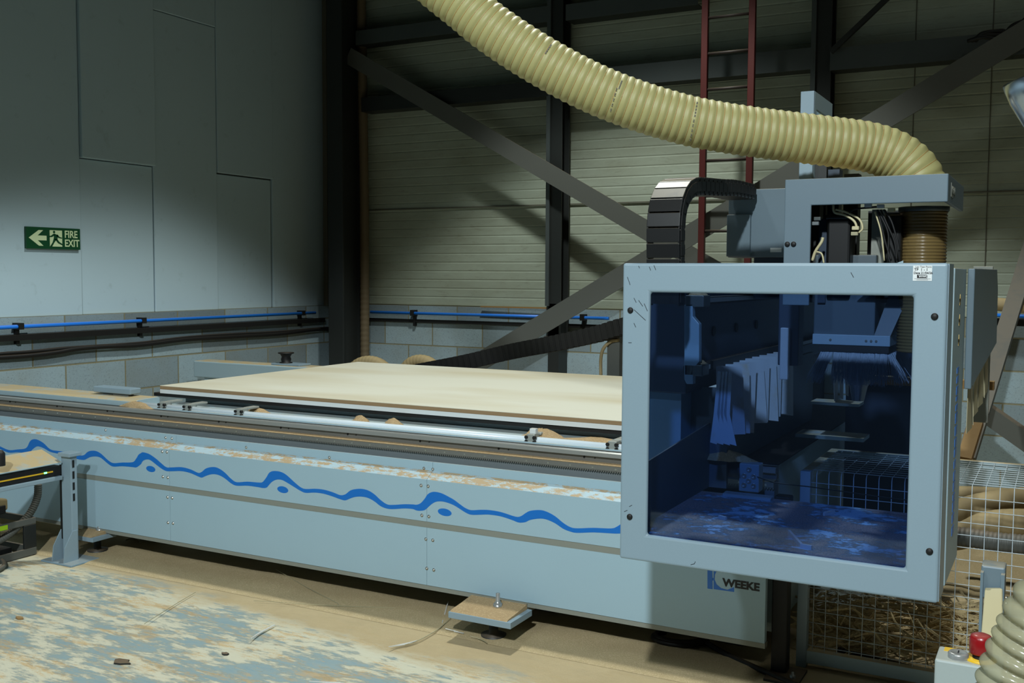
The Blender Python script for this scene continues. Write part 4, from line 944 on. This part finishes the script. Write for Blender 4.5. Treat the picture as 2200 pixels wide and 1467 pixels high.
# debris behind mesh
mb = MB(); rnd = random.Random(11)
for i in range(900):
    u = rnd.random(); x = -.9+1.0*rnd.random()**1.25; y = 4.17+.85*rnd.random(); hmax = max(.02, .24*(1-((x+.62)/.62)**2)*(1-abs(y-4.5)/.75)) if x < .0 else .02
    z = .01+hmax*rnd.random(); L = rnd.uniform(.06, .26); th = rnd.uniform(-1.2, 1.2)+(pi if rnd.random() < .5 else 0); ph = rnd.gauss(0, .25); w = rnd.uniform(.003, .011)
    d = Vector((cos(th)*cos(ph), sin(th)*cos(ph), sin(ph))); c = Vector((x, y, z)); b = Vector((rnd.gauss(0, .012), rnd.gauss(0, .012), rnd.gauss(0, .02)))
    p0, p1, p2 = c-d*L/2, c+b, c+d*L/2
    for q in (p0, p1, p2):
        q.z = max(q.z, .006); q.y = max(q.y, 4.135)
    mb.bar(p0, p1, w, w*.35); mb.bar(p1, p2, w, w*.35)
tag(mb.build('offcut_heap', 'chipwood'), 'tangled heap of dusty wood slivers on the floor behind the mesh', 'wood offcuts', kind='stuff')
def heap(x0, x1, y0, y1, hf, nx, ny, name, mat, label):
    mb = MB(); vs = []
    for j in range(ny+1):
        for i in range(nx+1):
            x = x0+(x1-x0)*i/nx; y = y0+(y1-y0)*j/ny; e = min(i, nx-i, j, ny-j); vs.append((x, y, .001+(hf(x, y) if e else 0)))
    mb.add(vs, [(j*(nx+1)+i, j*(nx+1)+i+1, (j+1)*(nx+1)+i+1, (j+1)*(nx+1)+i) for j in range(ny) for i in range(nx)], smooth=True)
    return tag(mb.build(name, mat), label, 'sawdust', kind='stuff')
from mathutils import noise as mn
heap(-.95, 1.5, 4.14, 7.0, lambda x, y: .02+.03*max(0, (1-((x+.6)/.5)**2))*max(0, 1-abs(y-4.55)/.6)+.03*abs(mn.noise(Vector((x*6, y*6, 0)))), 40, 40, 'sawdust_drift', 'browndust', 'brown sawdust drift covering the floor behind the mesh fence')
heap(-5.9, -1.0, 3.70, 4.05, lambda x, y: .004+.014*max(0, mn.noise(Vector((x*3, y*4, 1)))+.4)*min(1, (y-3.70)*6), 90, 12, 'sawdust_drift', 'browndust', 'brown sawdust drift along the foot of the blue bed')
# tan hoses behind mesh
def fhose(pts, Y, r, m, label, cap='hose', pitch=.03, z=None, amp=.04):
    q = smooth([aY(a, b, y) for (a, b), y in zip(pts, Y)], 8); st, rs = ribbed(q, r, pitch, amp, 4)
    tag(MB().rings(st, rs, 20).build('flexible_hose', m), label, cap, 'hoses at the right behind the mesh')
fhose([(1985, 1110), (2040, 1112), (2110, 1094), (2200, 1082), (2300, 1085)], (5.1, 5.1, 5.15, 5.2, 5.25), .075, 'tan', 'dusty tan hose lying behind the mesh, upper one', amp=.01)
fhose([(1960, 1160), (2060, 1152), (2120, 1128), (2190, 1122), (2300, 1128)], (4.95, 4.95, 4.95, 5.0, 5.0), .06, 'tan', 'dusty tan hose lying behind the mesh, middle one', amp=.01)
fhose([(1960, 1150), (2060, 1152), (2140, 1164), (2220, 1170), (2300, 1165)], (4.75, 4.75, 4.75, 4.75, 4.75), .042, 'brace', 'grey ribbed hose lying behind the mesh', pitch=.018, amp=.08)
fhose([(2010, 1060), (2100, 1062), (2200, 1068), (2300, 1070)], (5.6, 5.6, 5.6, 5.6), .04, 'tan', 'thin tan hose behind the mesh, topmost one', amp=.01)
fhose([(1800, 1395), (1850, 1408), (1900, 1420), (1960, 1435)], (4.2, 4.2, 4.2, 4.2), .012, 'blackmat', 'thin black ribbed hose in the wood slivers', pitch=.006, amp=.12)
fhose([(2125, 652), (2160, 655), (2200, 658), (2260, 660)], (7.6, 7.6, 7.6, 7.6), .045, 'tan', 'tan hose on the back wall ledge at right', amp=.02)
tag(MB().cyl(aY(2120, 676, 8.0), aY(2300, 684, 8.0), .014, 10).build('air_pipe', 'pipeblue'), 'blue air pipe on the back wall at the right edge', 'pipe')
tag(MB().bar(aY(2120, 690, 8.05), aY(2300, 697, 8.05), .05, .04, side=(0, 0, 1)).build('cable_conduit', 'blackmat'), 'black conduit on the back wall at the right edge', 'conduit')
# leaning poles at right
tag(MB().bar(aY(2076, 985, 6.6), aY(2225, 500, 7.9), .10, .05, side=(1, 0, 0)).build('leaning_strut', 'brace'), 'grey flat strut leaning up right beside the gantry end', 'strut')
tag(MB().bar(aY(2072, 988, 6.3), aY(2098, 905, 6.5), .075, .05, side=(1, 0, 0)).build('timber_offcut', 'wood'), 'bare timber end beneath the gantry side curtain', 'timber')
tag(MB().bar(aY(2110, 880, 7.4), aY(2260, 985, 7.2), .12, .06, side=(0, 0, 1)).build('lower_strut', 'brace'), 'grey strut sloping down right behind the gantry end', 'strut')

# ---- cable coil on the floor
def fl(x, y, z=.012): return aZ(x, y, z)
cpt = []
c0 = fl(1462, 1372); ax_ = (fl(1525, 1377)-c0); ay_ = Vector((-ax_.y, ax_.x, 0)).normalized()*.085
for k in range(40):
    a = k/40*2*pi*1.6; g = 1-.12*(k/40); cpt.append(c0+ax_*.95*g*cos(a+2.2)+ay_*g*sin(a+2.2)+Vector((0, 0, .014*(k/40))))
tail = [fl(1525, 1385), fl(1560, 1405), fl(1610, 1428), fl(1660, 1450), fl(1720, 1475), fl(1800, 1500)]
tag(MB().rings(smooth(cpt+tail, 4), .011, 10).build('coiled_cable', 'blackmat'), 'black cable coiled on the floor under the bed end', 'cable')
# slivers of wood and plastic on the floor, a few long ones
def sliver(pts, w, m, label):
    q = smooth([aZ(a, b, .012 if k else .02) for k, (a, b) in enumerate(pts)], 5); mb = MB()
    n = len(q)
    for i in range(n-1): ww = w*(.25+.75*sin(pi*(i+.5)/n)); mb.bar(q[i], q[i+1], ww, .002, side=(1, 0, 0))
    tag(mb.build('wood_sliver', m), label, 'wood sliver', 'slivers lying on the floor')
sliver([(593, 1223), (660, 1262), (720, 1293), (728, 1300)], .003, 'stripg', 'long thin tan sliver on the dust below the bed, slanting one')
sliver([(545, 1290), (700, 1300), (800, 1304), (880, 1306)], .003, 'stripg', 'long thin tan sliver lying level along the dust')
sliver([(963, 1292), (955, 1320), (950, 1338)], .006, 'white', 'short white sliver standing near the foot plate corner')
sliver([(968, 1328), (940, 1352), (900, 1375), (870, 1385)], .005, 'stripg', 'curved tan strip left of the foot plate')
sliver([(836, 1389), (855, 1386), (880, 1381), (896, 1376)], .014, 'white', 'white flat sliver tip at the curved strip end')
sliver([(540, 1371), (560, 1358), (590, 1342)], .010, 'white', 'white splinter on blue floor patch, in the middle foreground')
sliver([(310, 1340), (370, 1302), (420, 1272)], .003, 'stripg', 'thin tan sliver on the pale floor at left')
sliver([(957, 1350), (975, 1355), (996, 1360)], .008, 'white', 'small white chip in front of the foot plate')
sliver([(1010, 1366), (1030, 1372), (1046, 1380)], .004, 'stripg', 'small curved tan chip in front of the foot plate')
sliver([(664, 1463), (700, 1465), (740, 1468)], .010, 'white', 'white splinter at the bottom frame edge')
for i, (x, y, w) in enumerate(((42, 1326, .028), (484, 1403, .022), (262, 1420, .05))):
    c = aZ(x, y, .006); rnd = random.Random(i); mb = MB(); pr = [(c.x+w*cos(k*pi/5)*rnd.uniform(.5, 1), c.y+w*.6*sin(k*pi/5)*rnd.uniform(.5, 1), .001) for k in range(10)]; mb.prism(pr, (0, 0, .006))
    tag(mb.build('floor_debris', 'dark' if i else 'wood'), ('small brown lump on the pale floor at far left', 'small black lump on blue floor patch', 'black crumbled scrap on the floor in the left foreground')[i], 'debris')
# black fragments
# ================================================================ LEFT STAND, VACUUM
ps = aZ(150, 1186, 0); sx_, sy_ = ps.x, 3.72
sx_ = aY(152, 1100, 3.72).x
ls = thing('barrier_stand', (sx_, sy_, 0), 'grey post with sloping dusty arm and green light at the left end of the bed', 'stand')
hpz = aY(150, 978, sy_).z
MB().box(sx_-.03, sx_+.045, sy_-.03, sy_+.01, .01, hpz).build('post', 'guardblue', ls, bevel=.003)
MB().box(sx_-.045, sx_-.03, sy_-.03, sy_+.01, .12, hpz-.05).build('post_cable_channel', 'blackmat', ls)
MB().box(sx_-.03, sx_+.06, sy_-.05, sy_+.03, hpz, hpz+.02).build('post_cap', 'guardblue', ls, bevel=.003)
mb = MB()
for z in (.30, .36, .42, .48): mb.box(sx_+.045, sx_+.0465, sy_-.02, sy_-.008, z+.03, z+.07)
each(mb, 'slot', 'blackmat', ls)
MB().box(sx_-.12, sx_+.12, sy_-.1, sy_+.08, 0, .010).build('base_plate', 'innerblue', ls, bevel=.002)
mb = MB()
for dx in (-.045, .045): mb.prism([(sx_+dx, sy_-.09, .01), (sx_+dx, sy_+.0, .01), (sx_+dx, sy_+.0, .17), (sx_+dx, sy_-.03, .17), (sx_+dx, sy_-.08, .09)], (.006, 0, 0))
each(mb, 'gusset', 'guardblue', ls)
ax0 = sx_-.08
zA_ = aY(130, 972, 3.66).z; zB_ = aY(0, 1006, 3.3).z
def armp(x, y, z): return (x, y, z)
ya_, ye_ = 3.68, 2.7
MB().prism([(ax0-.09, ya_, zA_), (ax0+.07, ya_, zA_-.055), (ax0+.07, ya_, zA_-.062), (ax0-.09, ya_, zA_-.03)], (0, ye_-ya_, 0)).build('sloping_arm_cover', 'bluedust', ls, bevel=.002)
ab = MB().box(ax0-.02, ax0+.06, ye_, ya_, zA_-.125, zA_-.075).build('arm_body', 'blackmat', ls)
lab(MB().box(ax0+.06, ax0+.062, ye_, ya_-.05, zA_-.103, zA_-.096).build('yellow_line', 'yellow', ab), 'yellow line along the arm')
q = aX(98, 1029, ax0+.062)
MB().box(ax0+.0605, ax0+.064, q.y-.008, q.y+.008, zA_-.103, zA_-.095).build('green_light', 'greenled', ab)
MB().box(ax0-.03, ax0+.075, ye_, ya_, zA_-.15, zA_-.128).build('arm_lower_rail', 'guardblue', ls, bevel=.003)
# vacuum & crate
vx, vy = -5.09, 3.47
vc = thing('vacuum_cleaner', (vx, vy, 0), 'dusty dark workshop vacuum with ribbed hose under the sloping arm', 'vacuum cleaner')
MB().lathe((vx, vy, .06), (0, 0, 1), [(.095, 0), (.105, .04), (.105, .15), (.095, .17), (.10, .18), (.09, .25), (.05, .28), (0, .285)], 24).build('tank', 'duskduct', vc)
MB().prism([(vx+.06, vy-.12, .24), (vx+.06, vy+.10, .27), (vx+.06, vy+.10, .33), (vx+.06, vy-.02, .35), (vx+.06, vy-.12, .31)], (.05, 0, 0)).build('motor_head', 'tan', vc, bevel=.01)
MB().box(vx+.10, vx+.118, vy-.06, vy+.08, .255, .30).build('control_panel', 'blackmat', vc, bevel=.004)
MB().box(vx-.10, vx+.10, vy-.12, vy+.12, .012, .058).build('wheel_base', 'blackmat', vc)
st, rs = ribbed(smooth([aX(82, 1040, -4.95), aX(80, 1068, -4.95), aX(66, 1100, -4.95), aX(40, 1130, -4.96), aX(14, 1152, -4.98), aX(-10, 1166, -5.0)], 8), .021, .012, .1, 4)
MB().rings(st, rs, 16).build('ribbed_hose', 'brace', vc)
cx1 = -4.93; cx0 = -5.28; cy1 = 3.70; cy0 = 3.18; cz = aX(88, 1108, cx1).z
cr = thing('open_crate', ((cx0+cx1)/2, 3.45, 0), 'grey plastic frame crate on the floor at the far left edge', 'crate')
for x in (cx0, cx1-.015):
    MB().box(x, x+.015, cy0, cy1, cz-.035, cz).build('top_rail', 'brace', cr, bevel=.003); MB().box(x, x+.015, cy0, cy1, .004, .045).build('bottom_rail', 'brace', cr, bevel=.003)
    for y in (cy0, cy1-.075): MB().box(x, x+.015, y, y+.075, .045, cz-.035).build('corner_post', 'dark', cr, bevel=.003)
for y in (cy0, cy1-.015):
    MB().box(cx0+.015, cx1-.015, y, y+.015, cz-.035, cz).build('end_rail', 'brace', cr); MB().box(cx0+.015, cx1-.015, y, y+.015, .004, .045).build('end_rail', 'brace', cr)
q = aX(8, 1122, cx1); lab(MB().box(cx1-.001, cx1+.0015, q.y-.03, q.y+.022, cz-.031, cz-.006).build('warning_label', 'hivis', cr), 'yellow green warning label')
tag(MB().rings(smooth([aZ(-10, 1198, .02), aZ(6, 1205, .02), aZ(8, 1216, .02), aZ(-8, 1226, .02)], 6), .012, 10).build('cable_loop', 'brace'), 'grey cable end on the floor at the left frame edge', 'cable')
c = aY(0, 975, 3.3); tag(MB().lathe((c.x-.01, 3.3, c.z-.03), (0, 0, 1), [(.03, -.03), (.03, .03), (.02, .045), (0, .05)], 16).build('black_handle', 'blackmat'), 'black rounded handle at the left frame edge above the arm', 'handle')
# sticks below bed at left
mb = MB()
for a, b in (((258, 1136), (306, 1164)), ((270, 1160), (310, 1147)), ((300, 1165), (360, 1155)), ((330, 1150), (355, 1162))): mb.bar(aZ(*a, .02), aZ(*b, .02), .008, .006)
tag(mb.build('twig_litter', 'stripg'), 'thin wood sticks on the floor beneath the left end of the bed', 'sticks', kind='stuff')

# ================================================================ RIGHT FOREGROUND
# metal duct mouth hanging at the right edge
c = aD(2225, 168, 2.5)
mb = MB(); ax_ = (aD(2262, 260, 2.55)-aD(2205, 160, 2.5)).normalized()
mb.lathe(aD(2222, 158, 2.5), (aD(2275, 300, 2.5)-aD(2222, 158, 2.5)), [(.072, 0), (.075, .004), (.073, .05), (.062, .11), (.045, .17), (.04, .3), (.038, .3), (.043, .17), (.060, .11), (.070, .05), (.071, 0)], 40)
tag(mb.build('metal_duct', 'chrome'), 'shiny metal duct cone cut by the right frame edge', 'duct')
# arm bracket (post and cream arm)
pr_ = thing('pendant_bracket', (-.12, 2.6, 0), 'blue grey upright bracket with cream arm in front of the mesh fence', 'bracket')
b0, b1 = aY(2108, 1225, 2.6), aY(2160, 1225, 2.6)
MB().box(b0.x, b1.x, 2.6, 2.66, b0.z-.065, b0.z+.012).build('bracket_head', 'coverblue', pr_, bevel=.004)
MB().box(b0.x, b0.x+.006, 2.58, 2.62, .4, b0.z).build('bracket_side', 'coverblue', pr_); MB().box(b1.x-.008, b1.x, 2.58, 2.62, 0, b0.z).build('bracket_side', 'coverblue', pr_)
mb = MB()
A0, A1, B0, B1 = aY(2116, 1262, 2.59), aY(2154, 1262, 2.59), aY(2103, 1420, 2.0), aY(2156, 1420, 2.0)
mb.add([A0, A1, B1, B0]+[q+Vector((0, .02, -.025)) for q in (A0, A1, B1, B0)], [(0, 1, 2, 3), (7, 6, 5, 4), (0, 4, 5, 1), (1, 5, 6, 2), (2, 6, 7, 3), (3, 7, 4, 0)])
mb.build('cream_arm', 'cream', pr_, bevel=.003)
mb = MB()
for y in (1284, 1296): c = aY(2161, y, 2.6); mb.lathe(c, (1, 0, 0), [(.004, 0), (.004, .004), (0, .005)], 10)
each(mb, 'side_screw', 'bolt', pr_)
# push button box
bx = thing('push_button_box', (-.12, 1.9, .8), 'pale push button box with red emergency stop at the bottom right', 'control box')
c0, c1 = aY(2008, 1415, 1.9), aY(2125, 1425, 1.9)
MB().box(c0.x, c1.x+.02, 1.9, 1.975, c0.z-.09, c0.z).build('box_body', 'palebox', bx, bevel=.004)
MB().box(c0.x, c1.x+.02, 1.9, 1.975, c0.z-.20, c0.z-.093).build('box_base', 'blackmat', bx, bevel=.004)
for x in (aY(2105, 1430, 1.925).x,):
    MB().lathe((x, 1.935, c0.z), (0, 0, 1), [(.026, 0), (.026, .003), (0, .003)], 24).build('yellow_ring', 'yellow', bx)
    MB().lathe((x, 1.935, c0.z+.002), (0, 0, 1), [(.013, 0), (.013, .012), (.0, .012)], 24).build('button_neck', 'blackmat', bx)
    lab(MB().lathe((x, 1.935, c0.z+.011), (0, 0, 1), [(.017, 0), (.0185, .003), (.0185, .026), (.016, .032), (.01, .0345), (0, .035)], 28).build('stop_button', 'redbtn', bx), 'red mushroom stop button')
xk = aY(2058, 1418, 1.92).x
kn = MB().lathe((xk, 1.925, c0.z), (0, 0, 1), [(.017, 0), (.017, .008), (.0145, .011), (.0125, .010), (0, .0102)], 28).build('silver_switch', 'steel', bx)
MB().box(xk-.001, xk+.001, 1.92, 1.932, c0.z+.010, c0.z+.0112).build('switch_pointer', 'ink', kn)
mb = MB(); mb.box(c0.x+.01, c0.x+.03, 1.95, 1.97, c0.z, c0.z+.0008); mb.build('yellow_sticker', 'yellow', bx)
MB().box(c0.x+.02, c1.x, 1.91, 1.96, 0, c0.z-.20).build('pedestal', 'dark', bx)
# foreground clear ribbed hose
q = [aY(2098, 1560, 1.42), aY(2150, 1470, 1.42), aY(2172, 1420, 1.43), aY(2205, 1350, 1.45), aY(2235, 1290, 1.46), aY(2300, 1215, 1.48)]
q = [aY(2110, 1750, 1.42), aY(2150, 1560, 1.42)]+q[2:]
q = [aY(x, y, 1.45) for x, y in ((2150, 1700), (2165, 1540), (2185, 1450), (2215, 1380), (2250, 1310), (2330, 1240))]
st, rs = ribbed(smooth(q, 12), .047, .019, .17, 8, sharp=False)
tag(MB().rings(st, rs, 36).build('clear_hose', 'clearhose'), 'translucent ribbed hose in the bottom right foreground', 'hose')
